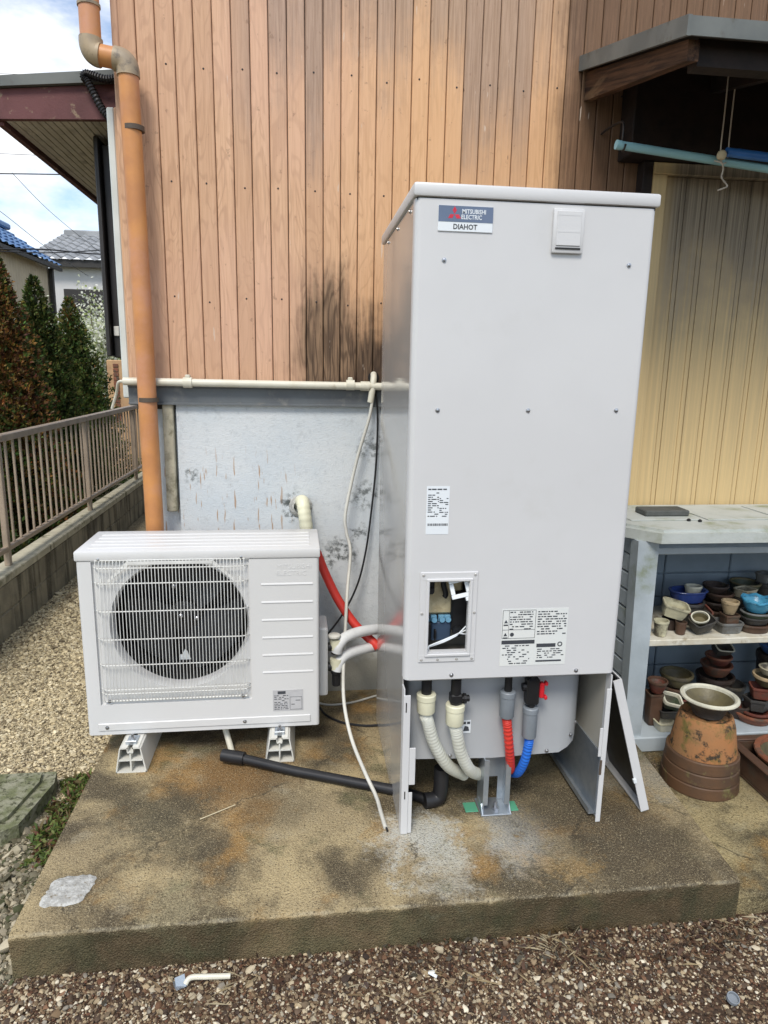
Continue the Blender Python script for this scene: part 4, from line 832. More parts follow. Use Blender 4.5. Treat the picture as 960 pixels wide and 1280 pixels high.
h1 = hp_([(533, 868, .045), (534, 900, .045), (543, 930, .06), (560, 957, .09), (580, 968, .14)]); hose('insulated_hose', [Vector((h1[0].x, h1[0].y, .40)), Vector((h1[0].x, h1[0].y, .36))]+h1[1:], .0195, 'hose_white', 'white ribbed hose with cream collar next to the left leg flange of the tank', (.375, .435), 'collar_cream', .50)
h2 = hp_([(569, 885, .04), (570, 912, .04), (576, 940, .055), (587, 962, .085), (600, 968, .14)]); hose('insulated_hose', [Vector((h2[0].x, h2[0].y, .36)), Vector((h2[0].x, h2[0].y, .335))]+h2[1:], .0195, 'hose_white', 'white ribbed hose under a black valve, beside the small white sticker', (.335, .400), 'collar_cream', .48, True)
h3 = hp_([(634, 880, .05), (634, 905, .05), (637, 940, .065), (638, 960, .10), (636, 962, .15)]); ho3 = hose('water_hose', [Vector((h3[0].x, h3[0].y, .37)), Vector((h3[0].x, h3[0].y, .345))]+h3[1:], .0145, 'hose_red', 'red corrugated hose with grey collar beneath the tank', (.345, .43), 'collar_grey', .50, rip=.0017)
h4 = hp_([(662, 905, .05), (661, 928, .05), (656, 950, .065), (648, 965, .10), (640, 966, .15)]); ho4 = hose('water_hose', [Vector((h4[0].x, h4[0].y, .30)), Vector((h4[0].x, h4[0].y, .275))]+h4[1:], .0145, 'hose_blue', 'blue corrugated hose with grey collar and red valve lever beneath the tank', (.275, .375), 'collar_grey', .48, rip=.0017)
p0 = Vector((h4[0].x, h4[0].y, .38)); b = MB(); b.box(p0.x-.02, p0.x+.02, p0.y-.016, p0.y+.016, .385, .47, .005); b.cyl((p0.x-.03, p0.y, .44), (p0.x+.02, p0.y, .44), .013, 10); build(b, 'ball_valve', 'dark_plastic', ho4)
b = MB(); b.box(p0.x+.021, p0.x+.036, p0.y-.014, p0.y+.006, .405, .455, .004); b.box(p0.x+.036, p0.x+.046, p0.y-.014, p0.y+.004, .40, .413, .003); b.box(p0.x+.036, p0.x+.046, p0.y-.014, p0.y+.004, .445, .458, .003); build(b, 'lever', 'red_plastic', ho4)
nt_ = MB().box(.198, .226, .0865, .0876, .275, .318); nt_ = tp(nt_, 'caution_sticker', 'badge_white', smooth=0); b = MB(); b.add([(.202, .0860, .282), (.222, .0860, .282), (.218, .0860, .296), (.207, .0860, .300)], [(0, 1, 2, 3)]); tp(b, 'pictogram', 'print_ink', nt_, smooth=0)
for xa_ in (.201, .214): tp(MB().box(xa_, xa_+.0095, .0861, .0864, .305, .313), 'pictogram', 'print_ink', nt_, smooth=0)
tp(MB().cyl((.212, .086, .20), (.212, .070, .20), .010, 8).box(.204, .220, .062, .074, .193, .212, .002), 'drain_cock', 'fan_plastic')
# the removed lower cover, leaning against the right side of the tank
cv = thing('cover_panel', (.775, .25, 0), 'removed white lower cover panel leaning against the tank side', 'panel')
pz = [Vector((.7785, 0, .004)), Vector((.646, 0, .455))]; dx = (pz[1]-pz[0]).normalized(); nx = Vector((dx.z, 0, -dx.x))
def slabp(y0, y1, o0, o1, s0, s1, name, mat, par):
    L_ = (pz[1]-pz[0]).length; b = MB(); Q = [pz[0]+dx*(s0*L_)+nx*o0, pz[0]+dx*(s1*L_)+nx*o0, pz[0]+dx*(s1*L_)+nx*o1, pz[0]+dx*(s0*L_)+nx*o1]; b.prism([(q.x, q.z) for q in Q], 'y', y0, y1); return build(b, name, mat, par, smooth=0)
fc = slabp(.036, .30, .0235, .027, 0, 1, 'face', 'tank_paint', cv); slabp(.03, .0355, .0, .027, 0, 1, 'flange', 'tank_paint', cv); slabp(.3005, .306, .0, .027, 0, 1, 'flange', 'tank_paint', cv); slabp(.036, .30, .0, .0233, 0, .012, 'flange', 'tank_paint', cv); slabp(.037, .299, .0200, .0233, .015, .985, 'dark_inner_face', 'dark_plastic', cv); slabp(.02, .0295, -.006, .004, .245, .27, 'clip', 'badge_white', cv)  # thin black sheet makes the cover's inner face dark

# ------------------------------------------------------------------ pipes and cables between wall, heat pump and tank
def run(name, pts, r, mat, label, cat, n=10, sub=10): b = MB(); b.tube(spline(pts, sub), r, n); return build(b, name, mat, label=label, cat=cat, smooth=50)
wp = thing('wall_pipe', (-.28, WY-.03, .62), 'cream tape-wrapped pipe elbow coming out of the foundation wall', 'pipe')
b = MB(); b.tube(spline([(-.290, WY+.02, .815), (-.287, WY-.01, .838), (-.281, WY-.045, .838), (-.275, WY-.065, .80), (-.268, WY-.07, .74), (-.262, WY-.07, .62)], 9), .026, 16, rfun=lambda i, n: .0255+.0012*((i//2) % 2)); build(b, 'wrap', 'collar_cream', wp, smooth=50)
b = MB(); b.lathe((0, 0, 0), [(.045, 0), (.047, .006), (.038, .014), (.028, .018)], 14, T=Matrix.Translation((-.290, WY+.001, .818)) @ FRONT); build(b, 'putty_collar', 'mortar', wp)
wc = [at(467, 470, y=.925), at(466, 490, y=.905), at(462, 520, y=.90), at(446, 575, y=.895), at(432, 640, y=.88), at(433, 665, y=.87), at(438, 690, y=.85), at(434, 740, y=.78), at(431, 800, y=.68), at(429, 850, y=.57), at(431, 885, y=.48), at(440, 925, y=.37), at(456, 965, y=.24), at(470, 995, z=.012), at(476, 1015, z=.006), at(482, 1035, z=.004)]
cb = run('power_cable', wc, .0065, 'white_cable', 'long white cable hanging from the wall down to the slab', 'cable', 8)
b = MB(); b.cyl(wc[-2], wc[-1]+Vector((.004, -.014, 0)), .0035, 8); build(b, 'bare_end', 'black_rubber', cb)
b = MB(); b.tube(spline([at(467, 468, y=.945), at(467, 474, y=.915), at(465, 490, y=.905), at(463, 503, y=.905)], 6), .0125, 12); build(b, 'sleeve', 'cream_pvc', cb)
run('black_cable', [at(469, 488, y=.92), at(472, 520, y=.925), at(470, 580, y=.925), at(464, 640, y=.92), at(457, 690, y=.91), at(447, 730, y=.89), at(430, 765, y=.86), at(408, 795, y=.80)], .0042, 'black_rubber', 'thin black cable running down the wall beside the white cable', 'cable', 7)
b = MB(); b.lathe((0, 0, 0), [(.022, 0), (.022, .004)], 14, T=Matrix.Translation((.0, WY+.003, 1.335)) @ FRONT, caps=True); 
build(b, 'wall_hole', 'dark_plastic', house)
rh = run('red_pipe', [at(396, 690, y=.84), at(408, 720, y=.82), at(424, 752, y=.79), at(445, 782, y=.755), at(470, 806, y=.715)], .0175, 'hose_red', 'red insulated pipe slanting down behind the heat pump to the tank', 'pipe', 14)
b = MB(); q0_, q1_ = at(468.5, 804.5, y=.717), at(473, 809, y=.71); b.cyl(q0_, q1_, .0185, 14); build(b, 'cut_end', 'hose_red', rh)
run('foam_hose', [(-.160, .615, .325), (-.152, .615, .352), (-.125, .63, .377), (-.06, .68, .378), (.02, .74, .362), (.10, .79, .34)], .0205, 'hose_foam', 'upper pale foam-wrapped hose arching from heat pump valves to the tank', 'hose', 14)
run('foam_hose', [(-.160, .615, .25), (-.152, .62, .278), (-.125, .64, .300), (-.06, .69, .300), (.02, .75, .287), (.10, .80, .27)], .0205, 'hose_foam', 'lower pale foam-wrapped hose arching from heat pump valves to the tank', 'hose', 14)
run('floor_cable', [at(396, 878, z=.01), at(412, 881, z=.006), at(440, 878, z=.006), at(472, 869, z=.006), at(500, 862, z=.006)], .0042, 'white_cable', 'thin grey cable on the slab close to the wall', 'cable', 7)
run('floor_cable', [at(398, 882, z=.01), at(408, 894, z=.006), at(428, 903, z=.006), at(455, 907, z=.006), at(478, 906, z=.006)], .0048, 'black_rubber', 'thin dark cable curving over the slab beside the tank', 'cable', 7)

# ------------------------------------------------------------------ laundry poles under the canopy
PY = .74
pa, pb_ = at(772, 181, y=PY), at(1010, 219, y=PY)
po = thing('laundry_pole', tuple(pa), 'pale aqua laundry pole hanging under the canopy', 'pole'); b = MB(); b.cyl(pa, pb_+(pb_-pa)*.8, .0145, 16); build(b, 'tube', 'aqua_pole', po)
b = MB(); b.cyl(pa-(pb_-pa).normalized()*.006, pa+(pb_-pa).normalized()*.012, .0158, 16); build(b, 'end_cap', 'aqua_pole', po)
b = MB(); hk = pa+Vector((.022, 0, 0)); b.tube(spline([Vector((hk.x+.004, WY-.0, hk.z+.10)), Vector((hk.x+.002, WY-.06, hk.z+.10)), hk+Vector((.002, .03, .085)), hk+Vector((.0, .012, .04)), hk+Vector((0, .018, .0)), hk+Vector((0, 0, -.019)), hk+Vector((0, -.018, -.002))], 6), .004, 7); build(b, 'pole_hook', 'dark_brown_metal', label='dark metal wall hook holding the end of the aqua pole', cat='hook')
pc, pd = at(908, 190, y=PY-.036), at(1010, 203, y=PY-.036)
po2 = thing('laundry_pole', tuple(pc), 'bright blue laundry pole resting in the rope loop beside the aqua pole', 'pole'); b = MB(); b.cyl(pc, pd+(pd-pc)*1.5, .0155, 16); build(b, 'tube', 'blue_pole', po2)
kb = at(902, 194, y=PY-.04); b = MB(); b.lathe(tuple(kb-Vector((0, 0, .016))), [(.002, 0), (.011, .002), (.016, .009), (.017, .018), (.013, .028), (.003, .033)], 14, caps=True); build(b, 'end_knob', 'wood_knob', po2)
rp = thing('rope', tuple(at(905, 200, y=PY-0.020)), 'twisted pale rope loop hanging from the canopy around both poles', 'rope')
def zc_(y): return cz(y)-.033
b = MB(); R1 = at(909, 110, y=PY-0.020); R1.z = zc_(PY); R2 = at(922, 80, y=PY-0.020); R2.z = zc_(PY)
b.tube(spline([R1, at(905, 150, y=PY-0.020), at(901, 185, y=PY-0.025), at(902, 203, y=PY-0.018), at(909, 200, y=PY-0.010), at(912, 170, y=PY-0.010), at(917, 125, y=PY-0.015), R2], 8), .0026, 7); build(b, 'loop', 'rope', rp)
b = MB(); b.tube(spline([at(893, 201, y=PY-0.020), at(902, 204, y=PY-0.035), at(904, 212, y=PY-0.030), at(902, 222, y=PY-0.030), at(909, 232, y=PY-0.030), at(905, 235, y=PY-0.035), at(897, 238, y=PY-0.030)], 6), .0026, 7, rfun=lambda i, n: .0024+.0012*(i % 3 == 0)); build(b, 'loose_tail', 'rope', rp)

# ------------------------------------------------------------------ plastic storage shed used as a pot shelf
AP = -.062
sh = thing('storage_shed', (1.5, .68, AP), 'weathered grey plastic storage shed with open front full of pots', 'shed')
def sp(mb, name, mat, parent=sh, **k): return build(mb, name, mat, parent, **k)
b = MB(); b.prism([(.985, .435), (2.18, .435), (2.18, .92), (.895, .92), (.895, .545)], 'z', .775, .812); b.prism([(1.0, .455), (2.165, .455), (2.165, .905), (.912, .905), (.912, .560)], 'z', .8121, .822); lid_ = sp(b, 'lid', 'shed_lid', smooth=0)
for i in range(4): sp(MB().box(.95+i*.31, 1.235+i*.31, .60, .86, .8222, .8262, .0015), 'lid_panel', 'shed_lid', lid_)
sp(MB().box(1.004, 2.12, .505, .53, .715, .742, .003), 'header_rail', 'shed_plastic')
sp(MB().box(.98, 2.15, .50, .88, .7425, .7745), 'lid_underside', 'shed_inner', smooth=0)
b = MB(); b.prism([(.940, .0), (1.006, .0), (1.002, .7745), (.922, .7745)], 'y', .478, .535); sp(b, 'front_post', 'shed_plastic', smooth=0)
b = MB(); b.prism([(2.094, .0), (2.16, .0), (2.178, .7745), (2.098, .7745)], 'y', .478, .535); sp(b, 'front_post', 'shed_plastic', smooth=0)
sp(MB().box(.938, .985, .84, .90, .0, .7745, .004), 'rear_post', 'shed_plastic')
sl_ = tomesh(MB().box(0, .014, .536, .84, 0, .0655, .005), 'slat', 'shed_plastic')
for i in range(11): piece(sl_, 'slat', sh, tuple(Vector((.945-.0012*i, 0, .004+i*.070))-sh.location))
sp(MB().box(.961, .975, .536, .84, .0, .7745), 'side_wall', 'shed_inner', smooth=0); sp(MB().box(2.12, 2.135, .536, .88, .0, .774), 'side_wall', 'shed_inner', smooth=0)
sp(MB().box(.93, 2.17, .462, .905, AP+.0005, .0, .004), 'base', 'shed_plastic')
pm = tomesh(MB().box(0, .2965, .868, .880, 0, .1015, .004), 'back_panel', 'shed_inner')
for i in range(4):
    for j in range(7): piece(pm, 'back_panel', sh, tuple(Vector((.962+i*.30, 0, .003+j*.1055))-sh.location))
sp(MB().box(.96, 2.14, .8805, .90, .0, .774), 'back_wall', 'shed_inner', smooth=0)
S_ = .385
sp(MB().box(1.0065, 2.12, .492, .866, .360, S_, .003), 'shelf', 'shelf_board')
build(MB().box(1.035, 1.215, .655, .745, .8264, .8495, .004, T=None), 'stone_slab', 'slate', label='flat dark grey stone slab lying on the shed lid', cat='stone')
for (u, v) in ((861, 650), (875, 651)):
    q = at(u, v, z=.8264); build(MB().lathe((q.x, q.y, .8222), [(.006, 0), (.008, .003), (.007, .007), (.003, .01)], 8, caps=True), 'pellet', 'dark_plastic', label='small black pellet on the shed lid', cat='pellet', group='pellets on the shed lid')

def potm(nm, label, x, y, z, w_, h, mat, shape='round', d=None, flare=.78, lip=.16, rim=None, tilt=(0, 0, 0), th=.07, wavy=0):
    d = d or w_; ex = {'round': 2., 'oval': 2.2, 'rect': 6., 'hex': 2.6}[shape]; n = {'round': 26, 'oval': 28, 'rect': 28, 'hex': 6}[shape]
    sx, sy = 1., d/w_; R = w_/2; hl = h*(1-lip); ti = 1-th*1.6
    T = Matrix.Translation((x, y, z)) @ Matrix.Rotation(tilt[2], 4, 'Z') @ Matrix.Rotation(tilt[0], 4, 'X') @ Matrix.Rotation(tilt[1], 4, 'Y')
    if tilt[0] or tilt[1]: T = Matrix.Translation((0, 0, abs(math.sin(tilt[0]))*d/2*flare+abs(math.sin(tilt[1]))*R*flare)) @ T
    body = [(R*flare*.9, 0), (R*flare, h*.02), (R*(flare+.55*(1-flare)), h*.4), (R*.97, hl)]
    inn = [(R*(ti+.01), hl), (R*ti*(flare+.5*(1-flare)), h*.4), (R*ti*flare, h*.16), (R*.05, h*.15)]
    b = MB(); b.lathe((0, 0, 0), [(R*.04, .0005)]+body+inn, n, ex, sx, sy, T=T)
    o = build(b, nm, 'pot_'+mat, label=label, cat='pot', group='bonsai pots in the shed', smooth=40)
    b = MB(); prof = [(R*.965, hl+.0003), (R*1.03, hl+h*lip*.15), (R*1.05, h*(1-lip*.3)), (R*1.03, h), (R*ti*1.01, h), (R*ti, hl+.0003)]; b.lathe((0, 0, 0), prof, n, ex, sx, sy, T=T)
    if wavy: b.v = [Vector(v)+Vector((0, 0, wavy*math.sin(7*math.atan2(v[1]-y, v[0]-x)))) for v in b.v]
    build(b, 'rim', 'pot_'+(rim or mat), o, smooth=40)
    if shape == 'rect' and not (tilt[0] or tilt[1]):
        pass
    return o
def X_(u, v, y): return at(u, v, y=y).x
D = math.radians
P_ = 'bonsai_pot'; z = S_+.001
# --- upper shelf
potm(P_, 'small round cream pot at the shelf end by the front post', X_(825, 795, .535), .535, z, .055, .062, 'cream', flare=.72, rim='cream')
potm(P_, 'dark brown little pot behind the small cream pot', X_(838, 788, .60), .60, z, .058, .045, 'darkbrown', 'rect')
potm(P_, 'slim brown cup standing beside the tilted cream rectangle pot', X_(850, 792, .545), .545, z, .042, .05, 'brown', flare=.8)
potm(P_, 'rectangular cream pot lying tilted over small brown pots', X_(839, 775, .585), .585, z+.048, .098, .052, 'cream', 'rect', .075, tilt=(D(10), D(14), D(-18)), rim='cream', lip=.2)
potm(P_, 'dark bowl hidden under the blue oval tray', X_(858, 775, .67), .67, z, .12, .09, 'charcoal')
potm(P_, 'glossy cobalt blue oval tray on the shelf', X_(858, 757, .67), .67, z+.0905, .150, .046, 'blue', 'oval', .105, flare=.8, lip=.14, rim='blue')
potm(P_, 'cream oval bowl nested in the blue tray', X_(865, 748, .685), .685, z+.0995, .068, .048, 'whiteglaze', 'oval', .05, flare=.75, lip=.2)
potm(P_, 'red-brown rectangular pot tilted behind the charcoal one', X_(871, 788, .625), .625, z, .085, .055, 'redbrown', 'rect', .065, tilt=(D(24), D(-16), D(12)))
potm(P_, 'charcoal rectangular pot tipped forward on the shelf', X_(874, 796, .555), .555, z, .092, .048, 'charcoal', 'rect', .072, tilt=(D(20), D(-14), D(14)))
potm(P_, 'cream oval ring-rimmed dish leaning in the charcoal pot', X_(873, 783, .545), .545, z+.032, .066, .03, 'olive', 'oval', .055, rim='whiteglaze', tilt=(D(30), D(-12), 0), lip=.3)
for k, (ww, hh, lab) in enumerate(((.128, .036, 'bottom'), (.120, .034, 'second'), (.110, .034, 'third'), (.098, .032, 'top'))):
    potm(P_, lab+' bowl in the stack of dark brown bowls at the shelf back', X_(894, 765, .725)+.004*k*(-1)**k, .725, z+sum((.0365, .0345, .0345)[:k]), ww, hh, 'darkbrown' if k % 2 else 'brown', flare=.7, lip=.3)
xg = X_(908, 790, .56); potm(P_, 'grey rectangular tray carrying a square brown pot', xg, .56, z, .098, .043, 'grey', 'rect', .078, flare=.82, lip=.25)
potm(P_, 'square brown pot standing inside the grey tray', xg+.006, .562, z+.009, .060, .062, 'brown', 'rect', .056, flare=.85)
potm(P_, 'tan flared cup perched on the square brown pot', xg+.002, .562, z+.0715, .064, .052, 'tan', flare=.62, lip=.22)
potm(P_, 'dark pot under the sandy square pot', X_(930, 770, .69), .69, z, .105, .092, 'charcoal')
potm(P_, 'sandy square pot with mottled glaze on a dark pot', X_(930, 752, .69), .69, z+.0925, .075, .036, 'sand', 'rect', .065, flare=.9, tilt=(0, 0, D(20)))
xr = X_(941, 790, .56)
potm(P_, 'brown oval tray at the bottom of the pile under the turquoise bowl', xr, .56, z, .125, .032, 'brown', 'oval', .10, flare=.85, lip=.3)
potm(P_, 'black tray in the pile under the turquoise bowl', xr+.002, .562, z+.0325, .105, .026, 'charcoal', 'oval', .09, flare=.85, lip=.3)
potm(P_, 'grey-green oval tray directly beneath the turquoise bowl', xr+.004, .562, z+.059, .112, .020, 'green', 'oval', .095, flare=.85, lip=.35, rim='grey')
potm(P_, 'bright turquoise wavy-rimmed bowl on a pile of trays', xr+.004, .562, z+.0795, .118, .052, 'lightblue', flare=.62, lip=.2, wavy=.004)
potm(P_, 'dark green pot at the shelf back below another green bowl', X_(930, 750, .79), .79, z, .115, .075, 'green'); potm(P_, 'dark green bowl stacked on a green pot at the shelf back', X_(930, 740, .79), .79, z+.0755, .12, .05, 'green', flare=.7, rim='olive')
potm(P_, 'tall charcoal pot beside the green bowls', X_(957, 750, .78), .78, z, .10, .125, 'charcoal'); potm(P_, 'square grey pot on top of the tall charcoal pot', X_(955, 730, .78), .78, z+.1255, .068, .04, 'grey', 'rect', .06, tilt=(0, 0, D(25)))
potm(P_, 'brown oval pot beyond the turquoise bowl', X_(985, 790, .58), .58, z, .12, .07, 'redbrown', 'oval', .09)
# --- shed floor
z = .001
xc = X_(815, 905, .56); potm(P_, 'tall square brown pot on the shed floor by the post', xc, .565, z, .058, .135, 'brown', 'rect', .055, flare=.8, lip=.08)
potm(P_, 'round reddish bowl balanced on the tall square pot', xc+.008, .565, z+.1355, .075, .05, 'redbrown', flare=.6, lip=.2, rim='brown')
xd = X_(841, 885, .68)
for k, (ww, hh, mt, lab) in enumerate(((.125, .032, 'green', 'green glazed saucer at the foot of the bowl stack by the tall square pot'), (.118, .028, 'redbrown', 'red saucer in the bowl stack by the tall square pot'), (.122, .045, 'brown', 'brown bowl in the bowl stack by the tall square pot'), (.128, .052, 'olive', 'olive bowl topping the bowl stack by the tall square pot'))):
    potm(P_, lab, xd, .68, z+sum((.0325, .0285, .0455)[:k]), ww, hh, mt, flare=.68, lip=.25)
xe = X_(829, 915, .515); potm(P_, 'long cream rectangular pot at the front of the shed floor', xe+.01, .522, z, .085, .034, 'whiteglaze', 'rect', .068, flare=.86, rim='cream')
potm(P_, 'black rectangular pot on the cream floor pot', xe+.03, .555, z+.0345, .078, .034, 'charcoal', 'rect', .066, flare=.85)
potm(P_, 'cream double-rimmed rectangular pot tilted on the black one', xe+.036, .552, z+.069, .076, .036, 'green', 'rect', .072, rim='whiteglaze', tilt=(D(16), D(12), D(-14)), lip=.4, th=.10)
xb = X_(891, 868, .74)
potm(P_, 'large dark pot carrying the terracotta bowls', xb, .74, z, .15, .115, 'darkbrown'); potm(P_, 'lower wide-rimmed terracotta bowl on the dark pot', xb, .74, z+.1155, .125, .05, 'terracotta', flare=.66, lip=.2)
potm(P_, 'upper terracotta bowl under the white-rimmed pot', xb+.004, .738, z+.166, .105, .038, 'redbrown', flare=.7, lip=.25, rim='terracotta'); potm(P_, 'dark eight-sided pot with thin white rim topping the terracotta bowls', xb+.002, .735, z+.2045, .082, .04, 'charcoal', 'rect', .062, rim='whiteglaze', tilt=(D(28), D(8), 0), lip=.14, th=.04)
xf = X_(940, 908, .56)
potm(P_, 'wide terracotta saucer on the shed floor', xf, .56, z, .15, .035, 'terracotta', flare=.8, lip=.3); potm(P_, 'brown saucer nested in the wide terracotta saucer', xf+.004, .562, z+.008, .118, .036, 'redbrown', flare=.8, lip=.3)
potm(P_, 'charcoal six-sided pot standing in the saucers', xf+.012, .564, z+.0445, .105, .05, 'charcoal', 'hex', .095, flare=.8, lip=.25); potm(P_, 'brick red square pot on the six-sided pot', xf+.022, .564, z+.095, .085, .048, 'redbrown', 'rect', .075, flare=.82, lip=.25, tilt=(0, 0, D(-22)))
potm(P_, 'olive brown bowl on the brick red pot', xf+.05, .57, z+.1435, .115, .045, 'olive', flare=.65, lip=.3, rim='tan'); potm(P_, 'sandy bowl on the olive brown bowl', xf+.056, .572, z+.189, .085, .03, 'sand', flare=.7)
xh = X_(958, 880, .75); potm(P_, 'tall dark pot under the blue bowl on the shed floor', xh, .75, z, .13, .20, 'darkbrown'); potm(P_, 'mid blue bowl on a tall dark pot', xh, .75, z+.2005, .13, .045, 'brightblue', flare=.66, lip=.2)
potm(P_, 'half-hidden brown pot behind the upturned flowerpot', X_(868, 890, .66), .645, z, .11, .07, 'brown'); potm(P_, 'half-hidden charcoal bowl in the middle of the shed floor', X_(915, 880, .68), .70, z, .11, .09, 'charcoal')
potm(P_, 'rough brown dish between the dark pots on the shed floor', X_(918, 905, .60), .585, z, .08, .055, 'darkbrown')

# --- upturned flowerpot with a bowl on it
bx_, by_ = 1.127, .272
fp = thing('flowerpot', (bx_, by_, AP), 'big upturned orange clay flowerpot with three dark bands', 'flowerpot')
b = MB(); b.lathe((bx_, by_, 0), [(0.1122, .055), (0.1114, .075), (0.0974, .165), (0.0879, .198), (0.0818, .203), (0.0748, .200), (0.0696, .196), (0.0000, .197)], 40); build(b, 'clay_body', 'old_clay', fp)
for k in range(3):
    z0 = AP+.001+k*.0435; r0_, r1_ = .1315-.004*k, .1292-.004*k; b = MB(); b.lathe((bx_, by_, 0), [(r0_-.02, z0), (r0_-.002, z0), (r0_, z0+.003), (r1_, z0+.039), (r1_-.003, z0+.0425), (r1_-.03, z0+.0426)], 40); build(b, 'band', 'old_clay_band', fp)
ub = thing('bowl', (bx_+.004, by_-.01, .203), 'cream-rimmed round bowl sitting on the upturned flowerpot', 'bowl')
b = MB(); c0 = (bx_-.002, by_-.008, 0); b.lathe(c0, [(0.0000, .204), (0.0505, .2042), (0.0522, .212), (0.0609, .232), (0.0766, .252), (0.0818, .260)], 36); build(b, 'outer_wall', 'pot_charcoal', ub)
b = MB(); b.lathe(c0, [(0.0818, .260), (0.0922, .262), (0.0966, .267), (0.0957, .272), (0.0870, .275), (0.0800, .271), (0.0783, .262)], 36); build(b, 'rim', 'pot_whiteglaze', ub)
b = MB(); b.lathe(c0, [(0.0783, .262), (0.0696, .2515), (0.0539, .234), (0.0391, .2225), (0.0000, .219)], 36); build(b, 'inner_bowl', 'pot_olive', ub)
pt = thing('planter_tray', (1.50, .22, AP), 'low dark brown rectangular planter on the apron by the flowerpot', 'planter')
b = MB(); b.box(1.292, 1.74, .05, .375, AP+.001, AP+.012, .003); b.box(1.292, 1.312, .05, .375, AP+.0121, .032, .003); b.box(1.72, 1.74, .05, .375, AP+.0121, .032, .003); b.box(1.3125, 1.7195, .05, .07, AP+.0121, .0318, .003); b.box(1.3125, 1.7195, .355, .375, AP+.0121, .0318, .003); build(b, 'tray_body', 'pot_brown', pt)
b = MB(); b.box(1.282, 1.318, .04, .385, .0322, .040, .003); b.box(1.714, 1.75, .04, .385, .0322, .040, .003); b.box(1.3185, 1.7135, .04, .072, .0322, .0398, .003); b.box(1.3185, 1.7135, .353, .385, .0322, .0398, .003); build(b, 'rim', 'pot_brown', pt)
potm('round_dish', 'wide round clay dish set inside the low rectangular planter', 1.465, .225, AP+.0125, .27, .10, 'olive', flare=.8, lip=.16, rim='terracotta')['group'] = 'dishes on the apron'

# ------------------------------------------------------------------ block kerb and fence
kb_ = thing('block_wall', (-1.96, 4.4, GZ), 'low concrete block wall with coping between gravel and garden', 'wall')
blk = [tomesh(MB().box(-.057, .057, -.194, .194, -.074, .074, .005), 'block', 'block_concrete')]
for r in range(2):
    for i in range(19): piece(blk[0], 'block', kb_, tuple(Vector((-1.957+random.uniform(-.001, .001), 1.1+i*.394+(.197 if r else 0), GZ+.076+.1545*r))-kb_.location))
b = MB(); b.box(-2.008, -1.906, .9, 8.8, GZ+.002, .183); build(b, 'mortar_core', 'block_concrete', kb_, smooth=0)
cp = tomesh(MB().box(-.066, .066, -.296, .296, 0, .047, .005), 'coping_stone', 'coping')
for i in range(13): piece(cp, 'coping_stone', kb_, tuple(Vector((-1.957, 1.2+i*.5975, .1845))-kb_.location))
CT = .2315
fn = thing('fence', (-1.957, 4.4, CT), 'brown metal fence with upright bars on top of the block wall', 'fence')
post = tomesh(MB().box(-.016, .016, -.016, .016, 0, .70, .003), 'post', 'fence_bronze'); 
for i in range(5): piece(post, 'post', fn, (0, .65+1.55*i-4.4, 0)); 
for z0, z1, hw in ((.935-CT, .975-CT, .024), (.315-CT, .345-CT, .015)):
    for i in range(4): piece(tomesh(MB().box(-hw, hw, .0, 1.546, z0, z1, .004), 'rail', 'fence_bronze'), 'rail', fn, (.0 if hw > .02 else 0, .652+1.55*i-4.4, 0))
bl_ = tomesh(MB().box(-.0065, .0065, -.0065, .0065, .346-CT, .9345-CT, .002), 'baluster', 'fence_bronze')
for i in range(4):
    for k in range(1, 15): piece(bl_, 'baluster', fn, (0, .65+1.55*i+1.55*k/15-4.4, 0))

